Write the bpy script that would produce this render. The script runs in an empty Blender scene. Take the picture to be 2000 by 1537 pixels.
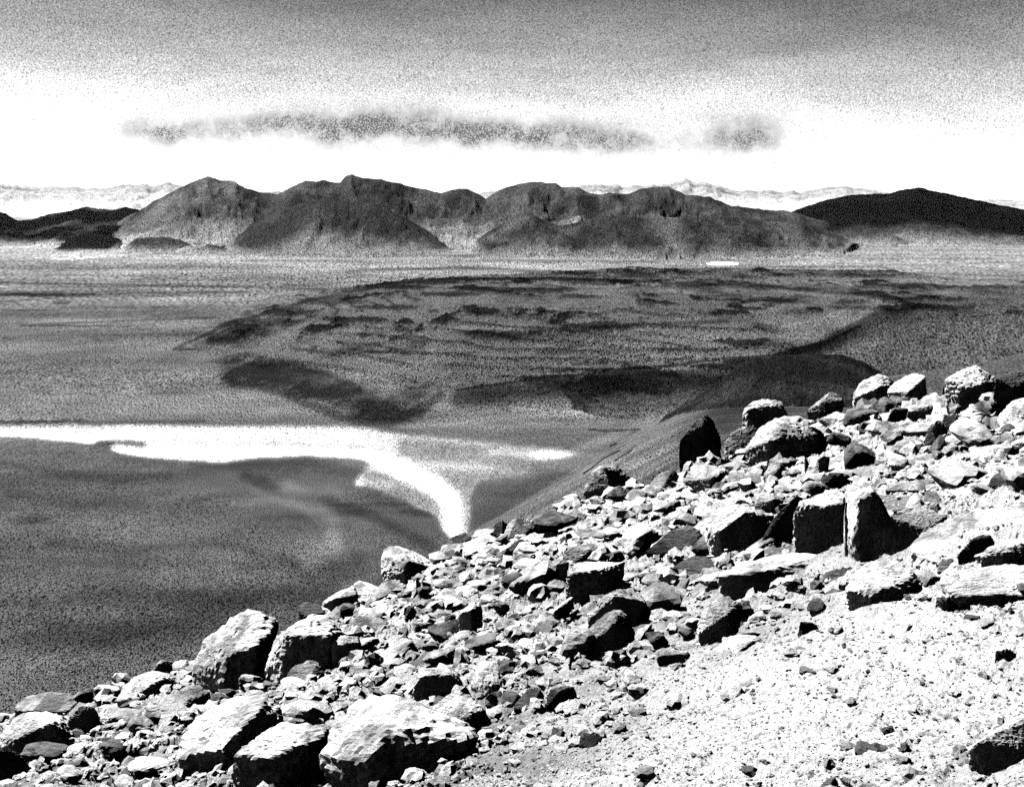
import bpy, bmesh, math, random
import numpy as np
from mathutils import Vector

# ------------------------------------------------------------------ camera, sky, sun, exposure
F = 2414.0                       # focal length in photo pixels (photo is 2000 x 1537)
HORIZON = 390.0
PITCH = math.atan((768.5 - HORIZON) / F)
CP, SP = math.cos(PITCH), math.sin(PITCH)
SUN_AZ, SUN_EL = 60.0, 53.0      # sun: degrees left of straight ahead, degrees above the horizon
HAZE = 0.12e-5

S = bpy.context.scene
C = S.collection
cam_d = bpy.data.cameras.new('camera')
cam_d.sensor_width = 36.0
cam_d.lens = 36.0 * F / 2000.0
cam_d.clip_start, cam_d.clip_end = 0.1, 80000.0
cam = bpy.data.objects.new('camera', cam_d)
cam.rotation_euler = (math.pi / 2 - PITCH, 0, 0)
C.objects.link(cam)
S.camera = cam
S.render.film_transparent = False

sun_d = bpy.data.lights.new('sun', 'SUN')
sun_d.energy = 5.0
sun_d.angle = math.radians(0.5)
sun_d.color = (1.0, 1.0, 1.0)    # black and white photograph: neutral light
sun = bpy.data.objects.new('sun', sun_d)
a_, e_ = math.radians(SUN_AZ), math.radians(SUN_EL)
LDIR = Vector((-math.sin(a_) * math.cos(e_), math.cos(a_) * math.cos(e_), math.sin(e_)))
sun.rotation_euler = (-LDIR).to_track_quat('-Z', 'Y').to_euler()
C.objects.link(sun)

W = bpy.data.worlds.new('World')
S.world = W
W.use_nodes = True
nt = W.node_tree
nt.nodes.clear()


def node(t, kind, **kw):
    n = t.nodes.new(kind)
    for k, v in kw.items():
        if k in ('op', 'operation'):
            n.operation = v
        elif hasattr(n, k):
            setattr(n, k, v)
    return n


def link(t, a, b):
    t.links.new(a, b)


def mth(t, op, a, b=None, clamp=False):
    n = t.nodes.new('ShaderNodeMath')
    n.operation = op
    n.use_clamp = clamp
    for i, x in enumerate((a, b)):
        if x is None:
            continue
        if isinstance(x, (int, float)):
            n.inputs[i].default_value = x
        else:
            t.links.new(x, n.inputs[i])
    return n.outputs[0]


def ramp(t, fac, stops, interp='EASE'):
    n = t.nodes.new('ShaderNodeValToRGB')
    n.color_ramp.interpolation = interp
    cr = n.color_ramp
    while len(cr.elements) < len(stops):
        cr.elements.new(0.5)
    for e, (p, v) in zip(cr.elements, stops):
        e.position = p
        e.color = (v, v, v, 1)
    t.links.new(fac, n.inputs[0])
    s = t.nodes.new('ShaderNodeSeparateColor')
    t.links.new(n.outputs[0], s.inputs[0])
    return s.outputs[0]


def noise(t, vec, scale, detail=4, rough=0.5, dist=0.0):
    n = t.nodes.new('ShaderNodeTexNoise')
    n.inputs['Scale'].default_value = scale
    n.inputs['Detail'].default_value = detail
    n.inputs['Roughness'].default_value = rough
    n.inputs['Distortion'].default_value = dist
    if vec is not None:
        t.links.new(vec, n.inputs['Vector'])
    return n.outputs['Fac']


def smooth(t, x, a, b):
    n = t.nodes.new('ShaderNodeMapRange')
    n.interpolation_type = 'SMOOTHSTEP'
    n.inputs['From Min'].default_value = a
    n.inputs['From Max'].default_value = b
    t.links.new(x, n.inputs['Value'])
    return n.outputs[0]


# sky: physical sky seen through a red filter (its red channel), darker overhead and away from the sun,
# with veils of thin cloud above the horizon
sky = nt.nodes.new('ShaderNodeTexSky')
sky.sky_type = 'NISHITA'
sky.sun_disc = False
sky.sun_elevation = e_
sky.sun_rotation = -a_
sky.altitude = 4000.0
sky.dust_density = 2.0
tc = nt.nodes.new('ShaderNodeTexCoord')
D3 = tc.outputs['Generated']
sep = nt.nodes.new('ShaderNodeSeparateXYZ'); link(nt, D3, sep.inputs[0])
dx, dy, dz = sep.outputs
sc_ = nt.nodes.new('ShaderNodeSeparateColor'); link(nt, sky.outputs[0], sc_.inputs[0])
red = sc_.outputs[0]
red = mth(nt, 'MINIMUM', mth(nt, 'POWER', red, 0.5), 3.0)
azx = mth(nt, 'DIVIDE', dx, mth(nt, 'MAXIMUM', dy, 0.05))       # tangent of the azimuth, ahead
mpS = nt.nodes.new('ShaderNodeMapping')
mpS.inputs['Scale'].default_value = (1.0, 1.0, 4.5)
mpS.inputs['Rotation'].default_value = (0.0, 0.12, 0.0)
link(nt, D3, mpS.inputs['Vector'])
big = noise(nt, mpS.outputs[0], 6.0, 6, 0.6, 0.4)               # long soft streaks of high cloud
# height above the horizon, stirred a little by noise
zz = mth(nt, 'ADD', dz, mth(nt, 'MULTIPLY', mth(nt, 'SUBTRACT', big, 0.5), 0.07))
zz = mth(nt, 'ADD', zz, mth(nt, 'MULTIPLY', azx, 0.03))
elev = ramp(nt, mth(nt, 'MAXIMUM', zz, 0.0), [(0.0, 1.0), (0.055, 0.95), (0.085, 0.58), (0.115, 0.34), (0.155, 0.15), (0.22, 0.08), (0.35, 0.03), (1.0, 0.008)], 'LINEAR')


def veil(ax, z0, wx, wz, amt, k):
    """one bank of thin grey cloud"""
    u = mth(nt, 'DIVIDE', mth(nt, 'SUBTRACT', azx, ax), wx)
    v = mth(nt, 'DIVIDE', mth(nt, 'SUBTRACT', mth(nt, 'ADD', dz, mth(nt, 'MULTIPLY', mth(nt, 'SUBTRACT', noise(nt, D3, k, 3), 0.5), 0.03)), z0), wz)
    u2, v2 = mth(nt, 'MULTIPLY', u, u), mth(nt, 'MULTIPLY', v, v)
    g = mth(nt, 'EXPONENT', mth(nt, 'MULTIPLY', mth(nt, 'ADD', u2, v2), -1.0))
    return mth(nt, 'MULTIPLY', g, amt)


vs = [veil(-0.285, 0.050, 0.045, 0.012, 0.50, 14.0), veil(-0.19, 0.055, 0.07, 0.014, 0.50, 11.0), veil(-0.09, 0.059, 0.08, 0.013, 0.66, 12.0),
      veil(0.02, 0.052, 0.07, 0.013, 0.52, 13.0), veil(0.09, 0.043, 0.05, 0.012, 0.45, 13.0), veil(0.185, 0.048, 0.04, 0.016, 0.66, 12.0),
      veil(-0.10, 0.038, 0.22, 0.013, 0.26, 25.0)]
vsum = vs[0]
for v_ in vs[1:]:
    vsum = mth(nt, 'ADD', vsum, v_)
vsum = mth(nt, 'MINIMUM', vsum, 0.92)
fine = noise(nt, D3, 1000.0, 1, 0.6)                            # film grain imitated by fine noise over the whole sky
sky_film_grain = mth(nt, 'ADD', mth(nt, 'MULTIPLY', mth(nt, 'SUBTRACT', fine, 0.5), 2.8), 1.0)
sky_film_grain = mth(nt, 'MAXIMUM', sky_film_grain, 0.08)
broken = smooth(nt, noise(nt, D3, 60.0, 6, 0.75), 0.36, 0.60)
flk = mth(nt, 'MULTIPLY', smooth(nt, fine, 0.22, 0.60), mth(nt, 'ADD', mth(nt, 'MULTIPLY', broken, 0.45), 0.9))  # veils stippled by the same film grain and broken by coarser noise
vsum = mth(nt, 'MINIMUM', mth(nt, 'MULTIPLY', mth(nt, 'MULTIPLY', vsum, 1.12), flk), 0.93)
band = mth(nt, 'MULTIPLY', elev, mth(nt, 'SUBTRACT', 1.0, vsum))
ahead = smooth(nt, dy, -0.5, 0.75)                              # the sky behind the camera is away from the sun
ahead = mth(nt, 'ADD', mth(nt, 'MULTIPLY', ahead, 0.85), 0.15)
val = mth(nt, 'MULTIPLY', mth(nt, 'MULTIPLY', band, ahead), sky_film_grain)
val = mth(nt, 'MULTIPLY', val, mth(nt, 'ADD', red, mth(nt, 'MULTIPLY', smooth(nt, zz, 0.09, 0.03), 0.3)))
comb = nt.nodes.new('ShaderNodeCombineColor')
for i in range(3):
    link(nt, val, comb.inputs[i])
bg = nt.nodes.new('ShaderNodeBackground')
bg.inputs['Strength'].default_value = 0.15
link(nt, comb.outputs[0], bg.inputs['Color'])
wo = nt.nodes.new('ShaderNodeOutputWorld')
link(nt, bg.outputs[0], wo.inputs['Surface'])

S.view_settings.view_transform = 'Standard'
S.view_settings.look = 'None'
S.view_settings.exposure = 2.25
S.view_settings.gamma = 1.0
S.cycles.max_bounces = 2
S.cycles.diffuse_bounces = 0
S.cycles.glossy_bounces = 0
S.cycles.volume_bounces = 0
S.cycles.use_denoising = False


# ------------------------------------------------------------------ helpers
def tag(o, label=None, cat=None, group=None, kind=None):
    if label: o['label'] = label
    if cat: o['category'] = cat
    if group: o['group'] = group
    if kind: o['kind'] = kind
    return o


def ray(u, v):
    a, b = (u - 1000.0) / F, -(v - 768.5) / F
    return np.stack([a + 0 * b, CP + b * SP + 0 * a, -SP + b * CP + 0 * a], -1)


def project(x, y, z):
    fwd = y * CP - z * SP
    up = y * SP + z * CP
    return 1000.0 + F * x / fwd, 768.5 - F * up / fwd


def _hash(ix, iy, iz, seed):
    h = (ix.astype(np.int64) * 374761393 + iy.astype(np.int64) * 668265263 + iz.astype(np.int64) * 2147483647 + seed * 1274126177) & 0xffffffff
    h = ((h ^ (h >> 13)) * 1274126177) & 0xffffffff
    h = ((h ^ (h >> 16)) * 2246822519) & 0xffffffff
    return ((h ^ (h >> 15)) & 0xffffff) / float(0xffffff)


def vnoise2(x, y, seed=0):
    ix, iy = np.floor(x), np.floor(y)
    fx, fy = x - ix, y - iy
    fx, fy = fx * fx * fx * (fx * (fx * 6 - 15) + 10), fy * fy * fy * (fy * (fy * 6 - 15) + 10)
    z = np.zeros_like(ix)
    a, b = _hash(ix, iy, z, seed), _hash(ix + 1, iy, z, seed)
    c, d = _hash(ix, iy + 1, z, seed), _hash(ix + 1, iy + 1, z, seed)
    return ((a + (b - a) * fx) * (1 - fy) + (c + (d - c) * fx) * fy) * 2 - 1


def fbm2(x, y, octs=5, gain=0.5, seed=0, ridged=False):
    s, amp, tot = 0, 1.0, 0
    for i in range(octs):
        n = vnoise2(x, y, seed + i * 17)
        if ridged:
            n = 1 - 2 * np.abs(n)
        s = s + n * amp
        tot += amp
        amp *= gain
        x, y = x * 1.9 * 0.8 - y * 1.9 * 0.6 + 13.7, x * 1.9 * 0.6 + y * 1.9 * 0.8 + 7.1
    return s / tot


def vnoise3(p, seed=0):
    i = np.floor(p)
    f = p - i
    f = f * f * (3 - 2 * f)
    r = 0
    for cx in (0, 1):
        for cy in (0, 1):
            for cz in (0, 1):
                w = (f[:, 0] if cx else 1 - f[:, 0]) * (f[:, 1] if cy else 1 - f[:, 1]) * (f[:, 2] if cz else 1 - f[:, 2])
                r = r + w * _hash(i[:, 0] + cx, i[:, 1] + cy, i[:, 2] + cz, seed)
    return r * 2 - 1


def fbm3(p, octs=4, gain=0.5, seed=0, ridged=False):
    s, amp, tot = 0, 1.0, 0
    for k in range(octs):
        n = vnoise3(p, seed + 31 * k)
        if ridged:
            n = 1 - 2 * np.abs(n)
        s = s + amp * n
        tot += amp
        amp *= gain
        p = p * 2.03 + 5.3
    return s / tot


def mesh_from(name, V, Q, mats, smooth_=False, attr=None):
    """numpy vertices + equal-size faces -> mesh"""
    me = bpy.data.meshes.new(name)
    n, k = Q.shape
    me.vertices.add(len(V))
    me.vertices.foreach_set('co', np.ascontiguousarray(V, dtype=np.float32).ravel())
    me.loops.add(n * k)
    me.loops.foreach_set('vertex_index', np.ascontiguousarray(Q, dtype=np.int32).ravel())
    me.polygons.add(n)
    me.polygons.foreach_set('loop_start', np.arange(0, n * k, k, dtype=np.int32))
    me.polygons.foreach_set('use_smooth', np.full(n, smooth_, dtype=bool))
    me.update(calc_edges=True)
    if attr is not None:
        a = me.attributes.new('tone', 'FLOAT', 'POINT')
        a.data.foreach_set('value', np.ascontiguousarray(attr, dtype=np.float32))
    me.materials.append(mats)
    return me


def link_obj(name, me):
    o = bpy.data.objects.new(name, me)
    C.objects.link(o)
    return o


# ------------------------------------------------------------------ materials
def new_mat(name):
    m = bpy.data.materials.new(name)
    m.use_nodes = True
    t = m.node_tree
    t.nodes.clear()
    out = t.nodes.new('ShaderNodeOutputMaterial')
    b = t.nodes.new('ShaderNodeBsdfPrincipled')
    b.inputs['Roughness'].default_value = 1.0
    b.inputs['Specular IOR Level'].default_value = 0.0
    t.links.new(b.outputs[0], out.inputs[0])
    return m, t, b


def grey(t, v, b):
    c = t.nodes.new('ShaderNodeCombineColor')
    for i in range(3):
        t.links.new(v, c.inputs[i])
    t.links.new(c.outputs[0], b.inputs['Base Color'])


def bump(t, b, h, strength, dist):
    n = t.nodes.new('ShaderNodeBump')
    n.inputs['Strength'].default_value = strength
    n.inputs['Distance'].default_value = dist
    t.links.new(h, n.inputs['Height'])
    t.links.new(n.outputs[0], b.inputs['Normal'])


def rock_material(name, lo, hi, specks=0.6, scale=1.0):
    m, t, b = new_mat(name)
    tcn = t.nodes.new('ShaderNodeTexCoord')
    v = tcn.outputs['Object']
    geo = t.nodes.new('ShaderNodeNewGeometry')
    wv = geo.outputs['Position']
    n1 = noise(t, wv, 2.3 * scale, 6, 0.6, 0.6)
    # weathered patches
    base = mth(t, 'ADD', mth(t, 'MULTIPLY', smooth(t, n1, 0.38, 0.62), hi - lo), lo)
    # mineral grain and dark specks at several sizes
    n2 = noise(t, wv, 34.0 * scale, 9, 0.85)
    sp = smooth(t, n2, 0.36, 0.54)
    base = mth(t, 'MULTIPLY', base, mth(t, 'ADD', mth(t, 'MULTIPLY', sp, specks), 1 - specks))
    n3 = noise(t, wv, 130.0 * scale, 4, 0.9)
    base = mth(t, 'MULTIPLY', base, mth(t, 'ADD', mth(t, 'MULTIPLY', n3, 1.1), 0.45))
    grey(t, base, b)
    mp = t.nodes.new('ShaderNodeMapping')
    mp.inputs['Rotation'].default_value = (0.5, 0.4, 0.2)
    mp.inputs['Scale'].default_value = (1.0, 1.0, 3.5)
    t.links.new(wv, mp.inputs['Vector'])
    nb = noise(t, mp.outputs[0], 7.0 * scale, 10, 0.72, 0.3)
    bump(t, b, nb, 0.8, 0.10)
    return m


M_PALE = rock_material('pale rock', 0.17, 0.50, 0.5)
M_GREY = rock_material('grey rock', 0.10, 0.30, 0.5)
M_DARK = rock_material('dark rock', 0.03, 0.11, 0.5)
M_WHITE = rock_material('smooth white rock', 0.24, 0.60, 0.3)
MATS = {'p': M_PALE, 'g': M_GREY, 'd': M_DARK, 'w': M_WHITE}


def ground_material():
    m, t, b = new_mat('gravelly slope')
    geo = t.nodes.new('ShaderNodeNewGeometry')
    wv = geo.outputs['Position']
    at = t.nodes.new('ShaderNodeAttribute'); at.attribute_name = 'tone'
    n2 = noise(t, wv, 22.0, 10, 0.9)
    sp = smooth(t, n2, 0.40, 0.53)
    base = mth(t, 'MULTIPLY', at.outputs['Fac'], mth(t, 'ADD', mth(t, 'MULTIPLY', sp, 0.6), 0.4))
    n3 = noise(t, wv, 160.0, 4, 0.9)
    base = mth(t, 'MULTIPLY', base, mth(t, 'ADD', mth(t, 'MULTIPLY', n3, 1.0), 0.5))
    grey(t, base, b)
    nb = noise(t, wv, 30.0, 8, 0.75)
    bump(t, b, nb, 1.0, 0.05)
    return m


def valley_material():
    m, t, b = new_mat('valley sand and lava')
    geo = t.nodes.new('ShaderNodeNewGeometry')
    wv = geo.outputs['Position']
    at = t.nodes.new('ShaderNodeAttribute'); at.attribute_name = 'tone'
    # film grain imitated in the ground colour, kept pixel-sized at every distance
    pos = t.nodes.new('ShaderNodeSeparateXYZ'); t.links.new(wv, pos.inputs[0])

    def film_grain(sx, sy):
        mp = t.nodes.new('ShaderNodeMapping')
        mp.inputs['Scale'].default_value = (sx, sy, 0.5)
        t.links.new(wv, mp.inputs['Vector'])
        return mth(t, 'SUBTRACT', smooth(t, noise(t, mp.outputs[0], 1.0, 1, 0.6), 0.36, 0.64), 0.5)
    far1 = smooth(t, pos.outputs[1], 600.0, 1000.0)
    far2 = smooth(t, pos.outputs[1], 1300.0, 2200.0)
    w1_ = mth(t, 'SUBTRACT', 1.0, far1)
    w2_ = mth(t, 'SUBTRACT', far1, far2)
    g = mth(t, 'MULTIPLY', film_grain(2.8, 1.0), w1_)
    g = mth(t, 'ADD', g, mth(t, 'MULTIPLY', film_grain(1.35, 0.24), w2_))
    g = mth(t, 'ADD', g, mth(t, 'MULTIPLY', film_grain(0.6, 0.05), far2))
    g = mth(t, 'MAXIMUM', mth(t, 'ADD', mth(t, 'MULTIPLY', g, 2.9), 1.10), 0.04)
    soft = mth(t, 'ADD', mth(t, 'MULTIPLY', noise(t, wv, 0.03, 6, 0.55), 1.0), 0.5)
    base = mth(t, 'MULTIPLY', at.outputs['Fac'], mth(t, 'MULTIPLY', g, soft))
    grey(t, base, b)
    return m


M_GROUND = ground_material()
M_VALLEY = valley_material()

# ------------------------------------------------------------------ the near slope
V_A, V_B = 1262.0, -0.31          # the slope's own vanishing line: v = V_A + V_B * u
r0, r1 = ray(np.array(0.0), np.array(V_A)), ray(np.array(2000.0), np.array(V_A + 2000 * V_B))
nrm = np.cross(r0, r1)
nrm = nrm / np.linalg.norm(nrm)
if nrm[2] < 0: nrm = -nrm
EYE = 1.8
PA, PB = -nrm[0] / nrm[2], -nrm[1] / nrm[2]          # z = -EYE + PA x + PB y
RIM_U = np.array([-600, 0, 250, 500, 750, 870, 1000, 1150, 1330, 1450, 1600, 1800, 2000, 2600.0])
RIM_V = np.array([1600, 1425, 1340, 1265, 1150, 1082, 1030, 975, 930, 880, 818, 788, 780, 760.0])


def rim_dist(t):
    """distance along y at which the slope breaks, for a heading with tangent t = x / y"""
    u = 1000.0 + F * t * 0.95
    v = np.interp(u, RIM_U, RIM_V)
    d = ray(u, v)
    k = -EYE / (d[..., 2] - PA * d[..., 0] - PB * d[..., 1])
    return np.clip(k * d[..., 1], 8.0, 90.0)


def sstep_(x, a, b):
    t = np.clip((x - a) / (b - a), 0, 1)
    return t * t * (3 - 2 * t)


def ground_z(x, y, fine_=True):
    r = np.hypot(x, y)
    z = -EYE + PA * x + PB * y
    near = np.clip((r - 3) / 6, 0, 1)
    z = z + near * (0.16 * fbm2(x * 0.22, y * 0.22, 3, 0.5, 3) + 0.13 * fbm2(x * 0.9, y * 0.9, 3, 0.5, 11, True))
    if fine_:
        rough = 0.35 + 0.65 * np.clip(fbm2(x * 0.18 + 5, y * 0.18, 2, 0.5, 21) * 1.6 + 0.5, 0, 1)
        z = z + rough * 0.085 * fbm2(x * 3.2, y * 3.2, 4, 0.62, 31, True)
        n5 = fbm2(x * 0.75 + 9, y * 0.75, 4, 0.55, 37) * 5.0            # half-buried slabs: tilted plates with broken edges
        fl = np.floor(n5)
        z = z + 0.15 * rough * (1 - sstep_((x - 0.6) / 2.0 + (9.5 - y) / 3.0, -0.6, 0.6)) * (fl + sstep_(n5 - fl, 0.70, 0.98) - n5)
        z = z + rough * 0.03 * fbm2(x * 17, y * 17, 3, 0.7, 41)
    front = y > 1.0
    yy = np.where(front, y, 1.0)
    t = np.clip(x / yy, -3, 3)
    e = np.where(front, np.clip(y - rim_dist(t), 0, None), 0.0)
    side = np.clip(np.abs(t) - 0.55, 0, None) * 0
    return z - 0.030 * e ** 1.75 * (1 + side)


def sstep_(x, a, b):
    t = np.clip((x - a) / (b - a), 0, 1)
    return t * t * (3 - 2 * t)


def polar_grid(ts, rs):
    TT, RR = np.meshgrid(ts, rs)
    return RR * np.sin(TT), RR * np.cos(TT)


def grid_quads(nr, nc):
    i = np.arange(nr - 1)[:, None] * nc + np.arange(nc - 1)[None, :]
    return np.stack([i, i + 1, i + nc + 1, i + nc], -1).reshape(-1, 4)


az = np.concatenate([np.linspace(-math.pi, -0.62, 120, endpoint=False), np.linspace(-0.62, -0.44, 120, endpoint=False), np.linspace(-0.44, 0.44, 1150, endpoint=False),
                     np.linspace(0.44, 0.62, 120, endpoint=False), np.linspace(0.62, math.pi, 121)])
rr = 1.0 / np.linspace(1 / 3.2, 1 / 110.0, 640)
rr = np.concatenate([[0.05, 1.0, 2.0], rr])
gx, gy = polar_grid(az, rr)
gz = ground_z(gx, gy)
gravelly = sstep_((gx - 0.6) / 2.0 + (9.5 - gy) / 3.0, 0.0, 1.6)      # fine white gravel nearest on the right
tone = 0.28 + 0.11 * gravelly + 0.07 * fbm2(gx * 0.35, gy * 0.35, 4, 0.6, 51) - (1 - 0.8 * gravelly) * 0.22 * np.clip(fbm2(gx * 0.7 + 3, gy * 0.5, 6, 0.7, 61) * 2.4 + 0.05, 0, 1)
gm = mesh_from('slope_ground', np.stack([gx, gy, gz], -1).reshape(-1, 3), grid_quads(len(rr), len(az)), M_GROUND, False, np.clip(tone, 0.07, 0.6).ravel())
slope = link_obj('slope_ground', gm)
tag(slope, 'pale gravelly mountain slope falling away to the left in the foreground', 'slope', kind='structure')


def hit_ground(u, v):
    """where the view through photo pixel (u, v) meets the near slope"""
    d = ray(np.array(float(u)), np.array(float(v)))
    ks = 2.0 * 1.0022 ** np.arange(1950)
    below = ks * d[2] < ground_z(ks * d[0], ks * d[1], False)
    if below.any():
        return d * ks[int(np.argmax(below))]
    # past the rim: use the rim itself
    t = d[0] / d[1]
    y = float(rim_dist(np.array([t]))[0])
    return d * (y / d[1])


# ------------------------------------------------------------------ rocks
_ico = {}


def ico(sub):
    if sub not in _ico:
        bm = bmesh.new()
        bmesh.ops.create_icosphere(bm, subdivisions=sub, radius=1.0)
        V = np.array([v.co[:] for v in bm.verts])
        Q = np.array([[v.index for v in f.verts] for f in bm.faces])
        bm.free()
        _ico[sub] = (V / np.linalg.norm(V, axis=1)[:, None], Q)
    return _ico[sub]


def hull_planes(P):
    bm = bmesh.new()
    for p in P: bm.verts.new(p)
    res = bmesh.ops.convex_hull(bm, input=bm.verts[:])
    bmesh.ops.recalc_face_normals(bm, faces=bm.faces[:])
    N, Dd = [], []
    for f in bm.faces:
        n = f.normal
        if n.length < 1e-6: continue
        N.append(n[:]); Dd.append(n.dot(f.verts[0].co))
    bm.free()
    N, Dd = np.array(N), np.array(Dd)
    flip = Dd < 0
    N[flip] *= -1; Dd[flip] *= -1
    return N, np.maximum(Dd, 0.03)


def rock_mesh(P, sub, seed, rough=1.0, sharp=44.0):
    """a weathered rock filling the hull of the points P; its mesh is centred on the hull"""
    P = np.asarray(P, dtype=float)
    lo_, hi_ = P.min(0), P.max(0)
    c, s = (lo_ + hi_) / 2, (hi_ - lo_) / 2 + 1e-4
    N, Dd = hull_planes((P - c) / s)
    g = np.random.default_rng(seed)
    Pn = (P - c) / s
    R_ = g.normal(size=(7, 3)); R_ /= np.linalg.norm(R_, axis=1)[:, None]
    sup = (Pn @ R_.T).max(0) * g.uniform(0.80, 0.97, 7)       # chipped corners
    N, Dd = np.vstack([N, R_]), np.concatenate([Dd, np.maximum(sup, 0.15)])
    V, Q = ico(sub)
    out = np.zeros(len(V))
    for n, d in zip(N, Dd):
        q = np.maximum(V @ n, 0) / d
        out += np.minimum(q, 40.0) ** sharp
    r = out ** (-1.0 / sharp)
    X = V * r[:, None]
    size = s.mean()
    Xm = X * s / size
    off = seed * 3.17
    disp = 0.07 * fbm3(Xm * 1.5 + off, 3, 0.5, seed) + 0.060 * fbm3(Xm * np.array([3.1, 3.1, 5.5]) + off, 4, 0.6, seed + 5, True)
    # chipped edges: blocky steps
    st = fbm3(Xm * 2.2 + off, 3, 0.5, seed + 9) * 3.5
    disp += 0.05 * (np.round(st) - st)
    X = X * (1 + rough * disp)[:, None]
    return X * s, Q, c


def add_rock(name, P, mat, label, sub=5, seed=0, rough=1.0, cat='rock', group=None, sharp=44.0):
    X, Q, c = rock_mesh(P, sub, seed, rough, sharp)
    o = link_obj(name, mesh_from(name, X, Q, MATS[mat]))
    o.location = c
    return tag(o, label, cat, group)


def hero(i, label, mat, pts, base=None, name='boulder', rough=1.0, sub=5, sharp=44.0):
    """pts: (u, v, k): photo position and depth in rock widths (negative = nearer)"""
    us, vs_ = [p[0] for p in pts], [p[1] for p in pts]
    if base is None:
        vb = max(vs_)
        base = (pts[vs_.index(vb)][0], vb - 2)
    g = hit_ground(*base)
    D = g[1]
    w = (max(us) - min(us)) / F * D
    P = []
    for (u, v, k) in pts:
        d = ray(np.array(float(u)), np.array(float(v)))
        y = D + (k + 0.15) * w * 0.85
        P.append(d * (y / d[1]))
    P = np.array(P)
    # root it in the ground: a smaller buried foot under the whole outline
    cx, cy = P[:, 0].mean(), P[:, 1].mean()
    foot = []
    hgt = P[:, 2].max() - P[:, 2].min()
    for p in P:
        x, y = cx + (p[0] - cx) * 0.82, cy + (p[1] - cy) * 0.82
        z = float(ground_z(np.array([x]), np.array([y]), False)[0]) - 0.10 * w
        if z < p[2]: foot.append((x, y, max(z, P[:, 2].min() - 0.8 * hgt)))
    if foot: P = np.vstack([P, np.array(foot)])
    cat = {'boulder': 'boulder', 'rock': 'rock', 'rock_slab': 'slab'}[name]
    o = add_rock(name, P, mat, label, sub, 100 + i, rough, cat, None, sharp)
    bb.append((min(us), min(vs_), max(us), max(vs_), label))
    return o


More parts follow.
